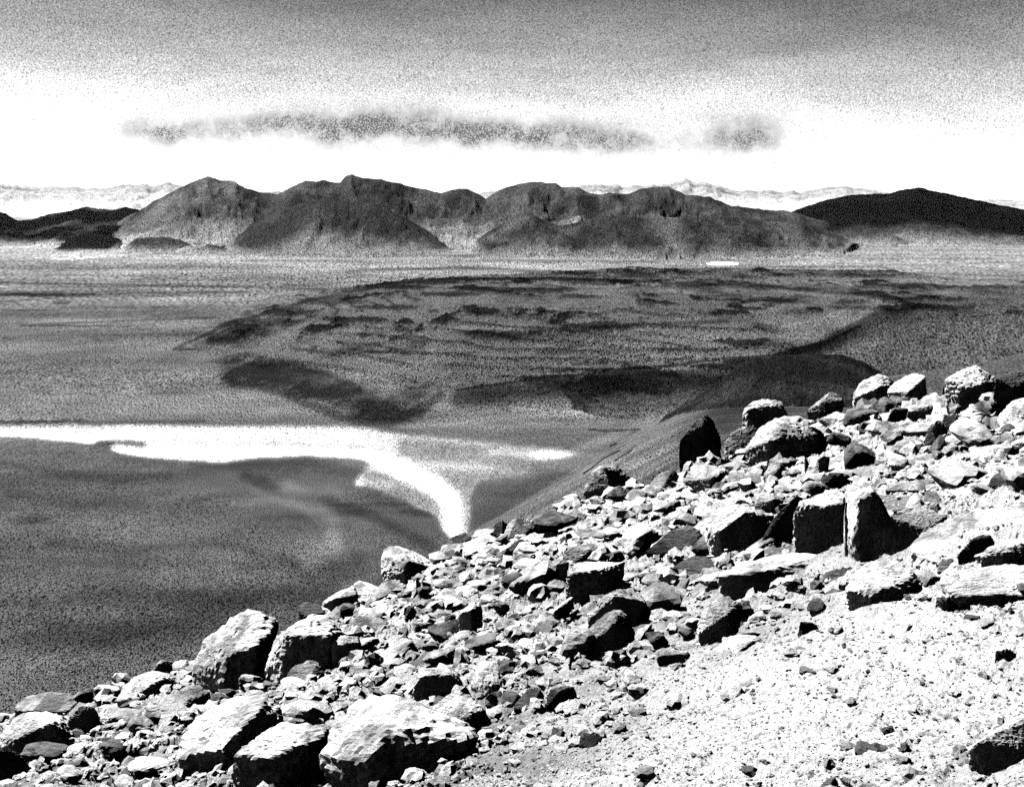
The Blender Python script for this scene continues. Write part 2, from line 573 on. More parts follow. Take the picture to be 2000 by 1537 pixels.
bb = []
HEROES = [
 ('huge pale boulder at the bottom with a wide black underside', 'p', [(622,1470,0),(655,1405,.2),(690,1372,.35),(740,1355,.4),(800,1356,.4),(850,1385,.3),(912,1402,.25),(685,1482,-.22),(720,1476,-.28),(765,1425,-.2),(905,1438,-.15),(928,1440,-.1),(650,1515,-.1),(740,1526,-.15),(870,1506,-.1),(930,1462,0)], (760,1522), 'boulder'),
 ('pale block with a black right side against the huge bottom boulder', 'p', [(838,1380,.2),(875,1353,.3),(934,1364,.3),(912,1405,-.25),(914,1430,-.25),(964,1400,.15),(952,1422,.0),(850,1420,-.1)], (915,1436), 'boulder'),
 ('long slab at the lower left with a blank white upper face', 'w', [(345,1456,0),(380,1405,.2),(440,1366,.35),(522,1346,.4),(548,1372,.3),(505,1387,-.05),(430,1464,-.25),(341,1482,-.08),(366,1486,-.1),(450,1500,-.22),(545,1500,-.05),(560,1410,.15)], (440,1500), 'rock_slab'),
 ('mottled grey rock with a black front cut by the bottom edge', 'p', [(540,1412,.3),(650,1414,.3),(648,1430,.1),(458,1473,-.1),(500,1480,-.25),(540,1487,-.25),(578,1465,-.2),(455,1537,0),(540,1548,-.1),(582,1525,.0),(625,1470,.1)], (520,1540), 'boulder'),
 ('tall pointed boulder standing up against the dark valley at left', 'p', [(375,1310,0),(395,1250,.15),(435,1213,.25),(480,1182,.3),(502,1180,.3),(524,1196,.3),(553,1215,.15),(448,1278,-.3),(497,1263,-.3),(541,1236,-.05),(378,1334,0),(434,1340,-.3),(480,1345,-.2),(525,1300,0)], (450,1342), 'boulder'),
 ('white topped boulder just right of the tall pointed boulder', 'w', [(538,1245,.2),(590,1210,.3),(632,1192,.35),(660,1215,.3),(668,1240,.1),(560,1236,-.1),(585,1241,-.15),(645,1238,-.15),(522,1295,-.05),(512,1332,0),(550,1332,-.2),(605,1270,-.15),(650,1248,0),(568,1325,-.1)], (540,1334), 'boulder'),
 ('faceted block with a bright ridge on the skyline above the left slope', 'p', [(752,1068,.3),(770,1064,.35),(800,1072,.4),(832,1086,.4),(852,1096,.35),(858,1110,.1),(745,1085,.15),(744,1115,0),(742,1142,0),(797,1095,-.3),(785,1120,-.3),(785,1140,-.2),(825,1130,-.1)], (780,1142), 'boulder'),
 ('dark wedge rock directly below the skyline block with the bright ridge', 'g', [(712,1180,0),(750,1135,.3),(775,1130,.3),(796,1145,.1),(732,1172,-.2),(715,1192,-.1),(757,1175,-.1)], None, 'rock'),
 ('thin leaning slab with a white upper edge on the left rim', 'p', [(625,1180,0),(660,1155,.3),(698,1143,.3),(702,1160,0),(650,1170,-.2),(630,1186,-.1),(690,1180,-.1)], None, 'rock_slab'),
 ('black jagged rock on the rim above the white topped boulder', 'd', [(583,1195,0),(585,1180,.2),(600,1172,.3),(625,1180,.2),(635,1195,0),(600,1207,-.2)], None, 'rock'),
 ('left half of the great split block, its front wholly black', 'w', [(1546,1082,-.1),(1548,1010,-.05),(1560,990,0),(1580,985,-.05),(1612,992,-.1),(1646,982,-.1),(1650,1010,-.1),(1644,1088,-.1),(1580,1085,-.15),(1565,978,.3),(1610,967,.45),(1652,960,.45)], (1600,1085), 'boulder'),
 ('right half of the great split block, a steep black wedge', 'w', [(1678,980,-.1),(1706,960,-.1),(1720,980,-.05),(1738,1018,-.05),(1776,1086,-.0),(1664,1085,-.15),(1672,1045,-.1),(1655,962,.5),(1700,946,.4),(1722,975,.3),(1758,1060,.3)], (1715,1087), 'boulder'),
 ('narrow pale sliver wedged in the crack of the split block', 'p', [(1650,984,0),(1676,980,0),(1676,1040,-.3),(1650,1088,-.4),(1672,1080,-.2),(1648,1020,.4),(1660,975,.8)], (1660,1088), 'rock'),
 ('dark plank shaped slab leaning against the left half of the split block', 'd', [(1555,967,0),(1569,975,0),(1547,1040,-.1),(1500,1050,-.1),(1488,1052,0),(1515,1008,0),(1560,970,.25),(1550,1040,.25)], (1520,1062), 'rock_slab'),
 ('striped rock propped under the dark leaning slab', 'g', [(1430,1097,0),(1470,1063,.1),(1515,1033,.2),(1548,1036,.2),(1552,1082,0),(1500,1092,-.15),(1500,1058,-.2)], None, 'rock'),
 ('broad white backed boulder left of the leaning slab with a dark hollow', 'w', [(1370,1050,0),(1375,1000,.3),(1435,985,.4),(1465,996,.35),(1512,1004,.3),(1500,1042,0),(1405,1038,-.25),(1455,1002,-.1),(1464,1022,-.1),(1415,1062,-.2),(1470,1066,-.1)], None, 'boulder'),
 ('rounded dark rock behind the leaning slab', 'g', [(1473,985,0),(1478,970,.2),(1510,963,.25),(1532,978,.1),(1520,1000,0),(1480,997,-.1),(1512,975,-.3)], None, 'rock'),
 ('long flat slab with a black front below the split block', 'p', [(1405,1120,0),(1440,1102,.2),(1520,1082,.25),(1580,1076,.25),(1622,1088,.2),(1642,1102,.1),(1408,1124,-.1),(1450,1130,-.12),(1500,1119,-.12),(1548,1106,-.1),(1605,1104,-.05),(1405,1158,-.05),(1450,1172,-.1),(1505,1152,-.08),(1570,1152,-.03),(1600,1142,0)], (1455,1172), 'rock_slab'),
 ('grey rock at the right end of the long flat slab', 'g', [(1590,1148,0),(1615,1112,.2),(1672,1105,.25),(1656,1150,-.1),(1600,1153,-.1)], None, 'rock'),
 ('white humped boulder with a black hollow at its foot under the split block', 'w', [(1650,1152,0),(1680,1102,.3),(1720,1090,.35),(1772,1100,.3),(1802,1115,.2),(1700,1155,-.2),(1732,1146,-.2),(1778,1160,-.1),(1780,1172,-.05),(1705,1170,-.1)], None, 'boulder'),
 ('low whitish slab half buried under the long flat slab', 'p', [(1450,1180,0),(1512,1149,.25),(1622,1150,.25),(1662,1165,.15),(1545,1190,-.1),(1455,1195,-.05),(1640,1185,-.05)], None, 'rock_slab'),
 ('flat gleaming white slab lying level at the right', 'w', [(1640,1200,0),(1720,1176,.25),(1800,1172,.3),(1862,1182,.25),(1877,1205,.05),(1720,1216,-.1),(1665,1228,-.1),(1835,1228,-.05)], None, 'rock_slab'),
 ('whaleback boulder with a curved pale top at the right', 'p', [(1768,1080,-.1),(1800,1043,.1),(1835,1018,.2),(1900,1000,.3),(1960,986,.3),(2030,985,.25),(1870,1098,-.25),(1780,1092,-.2),(1960,1070,-.15),(2020,1050,-.1)], (1820,1094), 'boulder'),
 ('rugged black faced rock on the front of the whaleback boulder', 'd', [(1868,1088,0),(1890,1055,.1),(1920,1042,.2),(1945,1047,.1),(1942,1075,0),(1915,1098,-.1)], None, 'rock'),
 ('pale block at the right edge beside the whaleback boulder', 'p', [(1915,1090,0),(1920,1072,.1),(1960,1055,.3),(2020,1050,.3),(2020,1100,-.1),(1958,1098,-.15),(1960,1075,-.2)], None, 'rock'),
 ('black sided rock in the gap right of the split block', 'g', [(1735,1010,.1),(1790,998,.2),(1853,1005,.2),(1812,1035,-.1),(1770,1068,-.1),(1745,1050,0)], (1780,1066), 'rock'),
 ('flat dark ended slab on the bright gravel behind the split block', 'g', [(1728,958,0),(1760,943,.15),(1800,935,.25),(1826,938,.2),(1830,961,0),(1795,957,-.1),(1740,967,0)], None, 'rock_slab'),
 ('large black rock jutting in at the right edge above the gravel', 'd', [(1925,957,0),(1937,930,.1),(1962,915,.25),(2015,900,.3),(2025,958,0),(1980,952,-.15)], None, 'boulder'),
 ('big gabled block at the upper right, white roof over a black side', 'w', [(1845,742,.0),(1870,728,.2),(1907,711,.3),(1946,730,.35),(1950,746,.2),(1858,742,-.1),(1874,757,-.22),(1897,758,-.2),(1880,796,-.15),(1922,792,-.05),(1922,748,-.1),(1850,772,0)], (1890,797), 'boulder'),
 ('small dark rock tucked under the left of the gabled block', 'd', [(1840,772,0),(1842,755,.1),(1855,741,.2),(1872,760,0),(1870,774,-.1)], None, 'rock'),
 ('black boulder in the upper right corner of the rim', 'd', [(1945,738,0),(1960,722,.2),(1985,721,.2),(2020,728,.2),(2022,795,0),(1962,802,-.1),(1940,780,0),(1985,760,-.2)], None, 'boulder'),
 ('white wedge with a triangular black end on the right skyline', 'w', [(1735,766,0),(1738,755,.1),(1776,728,.3),(1807,734,.3),(1812,766,.1),(1806,738,-.1),(1771,768,-.25)], None, 'boulder'),
 ('white knobbly rock with a black right cap, leftmost of the right skyline blocks', 'w', [(1662,775,0),(1680,745,.2),(1700,742,.2),(1722,729,.35),(1735,736,.3),(1742,750,.1),(1714,758,-.15),(1712,772,-.15),(1670,778,-.1)], None, 'boulder'),
 ('dark rock with a pale slanting left edge on the skyline', 'g', [(1575,802,0),(1600,790,.1),(1624,762,.3),(1650,782,.1),(1645,802,0),(1610,808,-.2),(1608,785,-.1)], None, 'rock'),
 ('angular white rock perched behind the large mottled boulder', 'p', [(1447,812,0),(1460,790,.2),(1490,778,.3),(1538,786,.2),(1542,808,.1),(1500,828,-.1),(1452,832,0),(1460,800,-.2)], None, 'boulder'),
 ('large mottled round boulder on the rim with a black lower left corner', 'p', [(1455,882,0),(1480,840,.2),(1520,812,.3),(1560,808,.3),(1588,830,.2),(1602,850,.1),(1600,880,0),(1560,905,-.1),(1542,916,-.15),(1470,912,-.1),(1500,858,-.25),(1460,900,-.05)], (1510,916), 'boulder'),
 ('black knob sticking out of the right side of the mottled boulder', 'd', [(1570,838,0),(1590,830,.1),(1612,845,.1),(1617,868,0),(1600,878,-.1),(1578,865,-.1)], (1600,884), 'rock'),
 ('white slab sloping down left of the large mottled boulder', 'p', [(1408,872,0),(1432,840,.2),(1470,828,.3),(1482,842,.2),(1456,886,-.1),(1430,884,-.1)], None, 'rock_slab'),
 ('small black block below the sloping white slab', 'd', [(1428,912,0),(1429,886,0),(1456,884,.1),(1460,905,0),(1436,886,.4),(1455,884,.4)], None, 'rock'),
 ('tall black rock stack standing alone on the rim', 'd', [(1335,892,0),(1338,850,0),(1350,826,.1),(1378,809,.2),(1388,815,.2),(1400,838,.15),(1410,856,.1),(1411,893,0),(1370,908,-.1),(1375,830,-.1)], (1372,908), 'boulder'),
 ('black lump stuck on the left side of the tall rock stack', 'd', [(1325,880,0),(1328,855,.1),(1345,845,.2),(1352,865,0),(1345,890,-.1)], (1340,896), 'rock'),
 ('upright bone pale stone in front of the tall rock stack', 'w', [(1328,942,0),(1335,905,.1),(1350,898,.15),(1361,910,.1),(1358,942,0),(1345,946,-.3),(1348,906,-.25)], None, 'rock'),
 ('dark trapezoid boulder with a flat white top on the rim', 'g', [(1138,962,0),(1155,920,.1),(1174,908,.2),(1206,908,.2),(1231,935,.1),(1222,948,0),(1160,970,-.1),(1190,948,-.25),(1180,914,-.1)], None, 'boulder'),
 ('low dark rock on the rim right of the trapezoid boulder', 'g', [(1262,955,0),(1285,925,.2),(1315,915,.2),(1330,935,.1),(1320,955,-.1),(1290,958,-.2)], None, 'rock'),
 ('smooth grey fronted rock behind the white capped block', 'g', [(1100,1088,0),(1115,1066,.1),(1155,1058,.3),(1205,1080,.3),(1213,1096,.1),(1110,1108,-.15),(1155,1073,-.1),(1162,1100,-.1)], None, 'rock'),
 ('narrow grey shard standing left of the white capped block', 'g', [(1075,1141,0),(1085,1102,.1),(1103,1088,.2),(1111,1100,0),(1106,1146,-.1),(1090,1147,-.1)], None, 'rock'),
 ('white capped block with a dark rounded front in mid slope', 'w', [(1108,1110,.0),(1150,1098,.4),(1222,1096,.45),(1216,1116,.25),(1190,1136,0),(1150,1118,-.2),(1110,1120,-.2),(1105,1170,-.1),(1136,1178,-.2),(1182,1160,-.1)], None, 'boulder'),
 ('grey boulder with a black cave like face behind the front wedge', 'g', [(1140,1218,0),(1178,1162,.1),(1210,1148,.2),(1255,1163,.2),(1271,1205,.1),(1245,1229,-.05),(1195,1232,-.1),(1200,1166,-.15),(1258,1175,-.1)], None, 'boulder'),
 ('wedge boulder with a bright left edge, foremost in mid slope', 'g', [(1120,1276,0),(1130,1245,.1),(1185,1195,.2),(1210,1190,.2),(1222,1202,.15),(1241,1236,.05),(1236,1262,0),(1165,1245,-.15),(1200,1210,-.15),(1185,1276,-.12),(1165,1282,-.1)], None, 'boulder'),
 ('upright pale rock right of centre above the gravel', 'p', [(1360,1228,0),(1375,1182,.2),(1405,1165,.3),(1446,1170,.2),(1450,1192,.1),(1437,1250,-.1),(1420,1200,-.2),(1365,1238,-.1)], None, 'boulder'),
 ('low white wedge lying on the edge of the gravel', 'w', [(1378,1277,0),(1440,1236,.3),(1480,1240,.3),(1493,1263,.05),(1475,1280,-.1),(1430,1281,-.2),(1470,1250,-.1)], None, 'rock'),
 ('small fin shaped rock casting a black shadow on the gravel', 'g', [(1280,1282,0),(1300,1268,.2),(1345,1272,.2),(1357,1300,0),(1320,1302,-.1),(1337,1276,-.2)], None, 'rock'),
 ('pale boulder with a dark foot cut by the right edge at the bottom', 'p', [(1890,1466,0),(1930,1432,.15),(1990,1396,.3),(2030,1388,.3),(2030,1484,-.1),(1960,1472,-.15),(1905,1452,-.12),(1896,1474,-.08)], None, 'boulder'),
 ('dark arched rock above the grey fronted rock', 'd', [(1258,1078,0),(1310,1036,.2),(1350,1024,.3),(1369,1030,.2),(1371,1075,0),(1342,1084,-.1),(1282,1090,-.05)], None, 'rock'),
 ('flat black rock between the arched rock and the split block', 'd', [(1308,1112,0),(1345,1086,.2),(1382,1086,.2),(1402,1106,0),(1337,1128,-.15)], None, 'rock'),
 ('white topped rock in the lower left corner', 'w', [(-10,1447,0),(38,1396,.2),(60,1386,.3),(118,1393,.3),(142,1430,.1),(100,1412,-.1),(30,1442,-.2),(146,1450,0),(130,1462,-.1),(0,1462,-.1)], None, 'boulder'),
 ('rough grey boulder on the rim at the far left', 'g', [(18,1386,0),(50,1360,.2),(90,1350,.3),(138,1350,.25),(150,1372,.1),(130,1390,-.1),(60,1388,-.1)], None, 'boulder'),
 ('rounded mottled rock right of the corner rock', 'g', [(130,1412,0),(155,1378,.2),(182,1375,.2),(192,1395,.1),(201,1420,0),(185,1432,-.1),(140,1432,-.05)], None, 'rock'),
 ('pale boulder with a dark hollow left of the tall pointed boulder', 'p', [(225,1370,0),(260,1322,.2),(300,1308,.3),(360,1324,.3),(368,1345,.1),(320,1373,-.1),(268,1360,-.2),(312,1322,-.1),(245,1381,-.05)], None, 'boulder'),
 ('dark sided rock at the foot of the tall pointed boulder', 'g', [(320,1391,0),(365,1340,.2),(390,1335,.3),(414,1350,.2),(402,1367,0),(350,1398,-.2),(375,1365,-.2)], None, 'rock'),
 ('flat table like rock in the left cluster', 'p', [(195,1402,0),(215,1376,.3),(290,1384,.25),(298,1396,.1),(270,1416,-.1),(220,1402,-.2),(195,1422,-.05)], None, 'rock_slab'),
 ('black crumbly rock at the left edge of the bottom', 'd', [(-25,1535,0),(-20,1462,.1),(20,1455,.2),(50,1480,.1),(62,1505,0),(22,1534,-.2)], None, 'boulder'),
 ('small two toned cube of rock beside the black crumbly rock', 'p', [(52,1481,0),(78,1462,.2),(100,1461,.2),(101,1480,0),(65,1492,-.2),(70,1470,-.2)], None, 'rock'),
 ('dark little rock on the far left rim', 'g', [(168,1362,0),(200,1336,.2),(235,1340,.2),(226,1366,0),(195,1369,-.2)], None, 'rock'),
 ('square rock with a black front right of the white topped boulder', 'p', [(646,1252,0),(665,1240,.3),(702,1242,.3),(706,1272,.1),(692,1297,-.1),(650,1292,-.1),(655,1256,-.15),(700,1254,-.15)], None, 'rock'),
 ('crumbly grey boulder on the slope behind the square rock', 'g', [(668,1237,0),(690,1203,.2),(740,1203,.25),(766,1215,.1),(750,1236,-.1),(690,1242,-.12)], None, 'rock'),
 ('black fronted block just above the huge bottom boulder', 'p', [(806,1360,-.05),(818,1318,-.1),(882,1317,-.1),(910,1357,-.05),(838,1376,-.1),(870,1362,-.1),(822,1304,.3),(870,1300,.35),(895,1318,.25),(914,1360,.1)], None, 'boulder'),
 ('white horned rock with a dark right side in mid slope', 'w', [(893,1197,0),(930,1172,.3),(945,1186,.2),(938,1212,0),(925,1236,-.1),(903,1215,-.1),(922,1192,-.25)], None, 'rock'),
 ('low black rock left of the white horned rock', 'd', [(843,1240,0),(862,1215,.2),(900,1205,.2),(906,1228,0),(870,1243,-.15)], None, 'rock'),
 ('grey rock in the crook of the white topped boulder', 'g', [(552,1330,0),(575,1298,.2),(620,1292,.2),(636,1312,.1),(600,1332,-.1)], None, 'rock'),
 ('dark rock pair, left one, above the fine gravel', 'd', [(1000,1380,0),(1028,1345,.2),(1060,1340,.2),(1066,1372,0),(1030,1387,-.2)], None, 'rock'),
 ('dark rock pair, right one, above the fine gravel', 'd', [(1066,1382,0),(1072,1346,.2),(1120,1337,.25),(1129,1362,.1),(1115,1387,-.1),(1090,1352,-.2)], None, 'rock'),
 ('dark pointed rock on the rim right below the white river', 'd', [(865,1076,0),(880,1049,.2),(910,1037,.3),(922,1050,.1),(885,1074,-.2)], None, 'rock'),
 ('ribbed pale rock on the rim beside the river end', 'p', [(978,1052,0),(995,1020,.2),(1012,1004,.25),(1045,1020,.1),(1020,1052,-.1),(990,1056,-.1)], None, 'rock'),
 ('rounded dark rock left of the ribbed pale rock', 'd', [(962,1045,0),(966,1022,.2),(982,1013,.2),(996,1025,.1),(980,1048,-.2)], None, 'rock'),
 ('black spiky rock below the ribbed pale rock', 'd', [(988,1074,0),(1010,1052,.2),(1038,1053,.2),(1036,1072,0),(1010,1080,-.15)], None, 'rock'),
 ('small rounded rock with a dark belly on the rim slope', 'g', [(964,1096,0),(972,1078,.2),(992,1068,.2),(1004,1082,.1),(975,1100,-.15)], None, 'rock'),
 ('black rectangular rock below the white wedge on the right', 'd', [(1725,838,-.1),(1742,800,-.1),(1771,799,-.1),(1766,834,-.12),(1745,797,.4),(1775,797,.4)], None, 'rock'),
 ('bright white block beside the black rectangular rock', 'w', [(1767,833,-.1),(1772,805,.0),(1785,788,.3),(1824,790,.35),(1814,806,.15),(1810,832,-.05)], None, 'boulder'),
 ('dark leaning rock under the bright white block', 'g', [(1798,882,0),(1815,828,.2),(1838,816,.25),(1852,836,.1),(1832,868,-.1)], None, 'rock'),
 ('black lump right of the bright white block', 'd', [(1838,832,0),(1845,808,.2),(1870,808,.2),(1882,825,.1),(1860,836,-.15)], None, 'rock'),
 ('small dark wedge with a pale edge right of the leaning rock', 'g', [(1812,880,0),(1835,848,.2),(1855,845,.25),(1860,862,.1),(1830,882,-.2)], None, 'rock'),
 ('little dark pyramid at the foot of the mottled boulder', 'g', [(1490,932,0),(1505,903,.2),(1524,900,.2),(1545,926,.1),(1540,938,0),(1505,946,-.2),(1522,915,-.2)], None, 'rock'),
 ('thin black fin right of the little dark pyramid', 'd', [(1562,930,0),(1570,890,.2),(1582,905,.1),(1586,928,0),(1572,932,-.2)], None, 'rock'),
 ('pale curved stone beside the thin black fin', 'p', [(1588,926,0),(1598,890,.2),(1622,888,.3),(1618,912,.1),(1600,930,-.2)], None, 'rock'),
 ('dark rock above the bright gravel at the right, small and square', 'd', [(1935,862,0),(1937,846,.2),(1955,845,.2),(1956,862,0),(1944,864,-.2)], None, 'rock'),
 ('low black rock in the bright gravel left of the right edge rock', 'd', [(1888,925,0),(1893,910,.2),(1908,907,.2),(1920,918,.1),(1900,928,-.2)], None, 'rock'),
 ('dark crumbly rock at the right end of the white slab', 'g', [(1825,1192,0),(1830,1162,.2),(1855,1160,.2),(1878,1190,.1),(1850,1200,-.1)], None, 'rock'),
 ('rounded grey rock under the whaleback boulder', 'g', [(1830,1115,0),(1838,1090,.2),(1862,1088,.2),(1876,1108,.1),(1850,1120,-.15)], None, 'rock'),
 ('black based rock right of the low white wedge', 'd', [(1556,1250,0),(1563,1212,.15),(1590,1212,.2),(1600,1225,.1),(1570,1248,-.1)], None, 'rock'),
 ('broad white mound of rock at the right edge below the whaleback', 'w', [(1850,1150,0),(1890,1112,.2),(1960,1100,.3),(2030,1102,.3),(2030,1165,-.1),(1940,1160,-.15),(1870,1165,-.1)], None, 'boulder'),
 ('small grey egg shaped rock near the right edge', 'g', [(1942,1300,0),(1945,1270,.2),(1965,1263,.2),(1987,1275,.1),(1980,1305,-.1)], None, 'rock'),
 ('dark rock half sunk in gravel below the fin shaped rock', 'd', [(1130,1455,0),(1135,1430,.2),(1165,1428,.2),(1180,1438,.1),(1155,1462,-.15)], None, 'rock'),
 ('small dark stone cut by the bottom edge right of centre', 'g', [(1600,1537,0),(1615,1518,.2),(1632,1512,.2),(1640,1530,.1),(1615,1545,-.2)], None, 'rock'),
]
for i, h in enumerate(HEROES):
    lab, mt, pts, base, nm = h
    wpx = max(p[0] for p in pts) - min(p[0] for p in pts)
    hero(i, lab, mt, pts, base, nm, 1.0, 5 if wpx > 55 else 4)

# ---- the middling rocks: individuals, each described by where it lies
rng = random.Random(7)
nrng = np.random.default_rng(5)


def hull_points(r, flat=0.62):
    n = r.randint(9, 15)
    P = []
    for _ in range(n):
        v = Vector((r.gauss(0, 1), r.gauss(0, 1), r.gauss(0, 1))).normalized()
        P.append((v.x, v.y * r.uniform(0.75, 1), v.z * flat))
    return P


protos = []
for k in range(26):
    X, Q, c = rock_mesh(hull_points(rng, rng.uniform(0.45, 0.8)), 4 if k < 12 else 3, 300 + k, 1.15)
    protos.append([mesh_from('rock', X, Q, MATS[m_]) for m_ in 'pgd'])


def rim_v(u):
    return float(np.interp(u, RIM_U, RIM_V))


placed = []
cells = {}
tries = 0
N_MID = 214
while len(placed) < N_MID and tries < 20000:
    tries += 1
    u = rng.uniform(-10, 2010)
    lo_v = rim_v(u) - 4
    v = lo_v + (1540 - lo_v) * (rng.random() ** 1.35)
    s = 27 * (1 - rng.random()) ** -0.6
    s = min(s, 70) * max(0.55, 1 - tries / 12000.0)
    # the lower right is fine gravel: few rocks there
    gravel = (u - 1050) / 950 * 0.9 + (v - 1230) / 300
    if v > 1230 and gravel > 0.35 and (rng.random() < 0.93 or s > 24): continue
    if 1500 < u and 880 < v < 950 and rng.random() < 0.7: continue
    if any(a - 4 < u < c2 + 4 and b + 6 < v < d2 + 4 for a, b, c2, d2, _ in bb): continue
    if any(math.hypot(u - pu, v - pv) < 0.52 * (s + ps) for pu, pv, ps, *_ in placed): continue
    tone_ = rng.choices((0, 1, 2), (0.5, 0.3, 0.2))[0]
    placed.append((u, v, s, tone_))
order = sorted(placed, key=lambda p: -p[2])
names_short = [(0.5 * (a + c2), 0.5 * (b + d2), lb.split(',')[0]) for a, b, c2, d2, lb in bb]
WORD = ('pale', 'grey', 'dark')
by = {}
for p in order:
    u, v, s, tn = p
    hx, hy, lb = min(names_short, key=lambda q: math.hypot(q[0] - u, (q[1] - v) * 1.3))
    dxp, dyp = u - hx, v - hy
    if abs(dxp) > abs(dyp) * 1.2: rel = 'right of' if dxp > 0 else 'left of'
    else: rel = 'below' if dyp > 0 else 'above'
    sz = 'stubby' if s > 24 else 'small' if s > 17 else 'little'
    head = ' '.join(w for w in lb.split()[:9])
    by.setdefault((sz, WORD[tn], rel, head), []).append(p)
SHORT = {}
for (sz, tw, rel, head), ps in by.items():
    h = head
    for cut in (' with ', ' on ', ' at ', ' in ', ' standing ', ' leaning ', ' against ', ' beside ', ' cut '):
        if cut in h[8:]:
            j = h.index(cut, 8)
            if sum(1 for q in names_short if q[2].startswith(h[:j])) == 1:
                h = h[:j]
                break
    ps.sort(key=lambda p: -p[2])
    for k, (u, v, s, tn) in enumerate(ps):
        shape = ('angular', 'blunt', 'jagged', 'flattish')[int(u * 7 + v) % 4]
        d = hit_ground(u, v)
        m = protos[int(u * 3 + v * 5) % len(protos)][tn]
        o = link_obj('rock', m)
        r = s / F * d[1]
        rz = rng.uniform(0, 6.28)
        o.rotation_euler = (rng.uniform(-.3, .3), rng.uniform(-.3, .3), rz)
        o.scale = (r, r * rng.uniform(0.7, 1), r * rng.uniform(0.8, 1.1))
        y = d[1] + r * 0.5
        x = d[0] * y / d[1]
        o.location = (x, y, float(ground_z(np.array([x]), np.array([y]), False)[0]) + r * rng.uniform(0.15, 0.4))
        words = f'{sz} {tw} rock {rel} the {h}'.split()[:16]
        if len(ps) > 1:
            ordw = ('largest', 'second largest', 'third largest', 'fourth largest', 'fifth largest', 'sixth largest')[min(k, 5)]
            words = f'{ordw} {sz} {tw} rock {rel} the {h}'.split()[:16]
        while words[-1] in ('with', 'a', 'the', 'of', 'and', 'its', 'its', 'behind', 'on', 'in', 'at', 'black', 'white', 'right', 'left', 'by', 'to'):
            words.pop()
        tag(o, ' '.join(words), 'rock', 'loose rocks scattered over the slope')

# ---- gravel and pebbles: beyond counting, one object
def scatter(n, lo_px, hi_px, alpha, sub, seed, lab, keep, tone_mix, near_only=False):
    g = np.random.default_rng(seed)
    n = int(n * 1.3)
    u = g.uniform(-350, 2560, n)
    rv = np.interp(u, RIM_U, RIM_V)
    v = rv + 2 + (1640 - rv) * g.random(n) ** 1.1
    s = np.minimum(lo_px * (1 - g.random(n)) ** (-1 / alpha), hi_px)
    d = ray(u, v)
    k = -EYE / (d[:, 2] - PA * d[:, 0] - PB * d[:, 1])
    x, y = d[:, 0] * k, d[:, 1] * k
    ok = (k > 0) & (y < 100) & (g.random(n) < keep(u, v, x, y))
    x, y, s = x[ok], y[ok], s[ok]
    n = len(x)
    z = ground_z(x, y)
    r = s / F * y
    V, Q = ico(sub)
    nv = len(V)
    ang = g.uniform(0, 6.28, n)
    jit = 1 + g.normal(0, 0.22, (n, nv))
    jit = np.clip(jit, 0.55, 1.5)
    B = V[None] * jit[..., None] * np.stack([np.ones(n), g.uniform(0.6, 1, n), g.uniform(0.45, 0.9, n)], -1)[:, None, :]
    ca, sa = np.cos(ang)[:, None], np.sin(ang)[:, None]
    X = np.stack([B[..., 0] * ca - B[..., 1] * sa, B[..., 0] * sa + B[..., 1] * ca, B[..., 2]], -1)
    X = X * r[:, None, None] + np.stack([x, y, z + r * 0.25], -1)[:, None, :]
    QQ = Q[None] + (np.arange(n) * nv)[:, None, None]
    tn = g.choice(tone_mix[0], n, p=tone_mix[1])
    return X.reshape(-1, 3), QQ.reshape(-1, 3), np.repeat(tn, nv)


def merge(parts):
    V, Q, T, off = [], [], [], 0
    for a, b, c in parts:
        V.append(a); Q.append(b + off); T.append(c); off += len(a)
    return np.vstack(V), np.vstack(Q), np.concatenate(T)


dens = lambda u, v, x, y: np.clip(0.55 + 1.3 * fbm2(x * 0.6, y * 0.6, 4, 0.6, 71), 0.08, 1)
mix = ((0.38, 0.20, 0.08), (0.66, 0.28, 0.06))
rocky = lambda u, v, x, y: np.clip(1.15 - sstep_((x - 0.6) / 2.0 + (9.5 - y) / 3.0, 0.0, 1.6) + 1.2 * fbm2(x * 0.6, y * 0.6, 3, 0.5, 73) - 0.25, 0.03, 1)
pv, pq, pt = merge([scatter(24000, 2.0, 7, 2.0, 1, 1, '', dens, mix), scatter(3600, 6, 13, 2.2, 2, 2, '', rocky, mix), scatter(2700, 11, 24, 1.8, 2, 3, '', rocky, mix), scatter(30000, 1.5, 3.5, 2.5, 1, 4, '', lambda u, v, x, y: np.clip(sstep_((x - 0.6) / 2.0 + (9.5 - y) / 3.0, -0.4, 0.8) + 0.2, 0, 1), ((0.34, 0.20, 0.12), (0.5, 0.35, 0.15)))])
peb = link_obj('gravel', mesh_from('gravel', pv, pq, M_GROUND, False, pt))
tag(peb, 'loose gravel and small stones strewn over the whole pale slope', 'gravel', kind='stuff')

# ------------------------------------------------------------------ the valley and the far hills: one height field cut into its landforms
ZP = -150.0


def at(u, v, z=ZP):
    d = ray(np.asarray(u, float), np.asarray(v, float))
    k = z / d[..., 2]
    return d[..., 0] * k, d[..., 1] * k


NA, NR = 1300, 1000
ta = np.concatenate([np.linspace(-1.0, -0.46, 120, endpoint=False), np.linspace(-0.46, 0.46, NA, endpoint=False), np.linspace(0.46, 1.0, 121)])
rs = np.exp(np.linspace(math.log(45.0), math.log(8000.0), NR))
TT, RR = np.meshgrid(ta, rs)
X, Y = RR * TT, RR.copy()            # rows at constant y keep the far silhouettes simple
UU = 1000.0 + F * TT                 # approximate photo column (exact for points level with the eye)


def sstep(x, a, b):
    t = np.clip((x - a) / (b - a), 0, 1)
    return t * t * (3 - 2 * t)


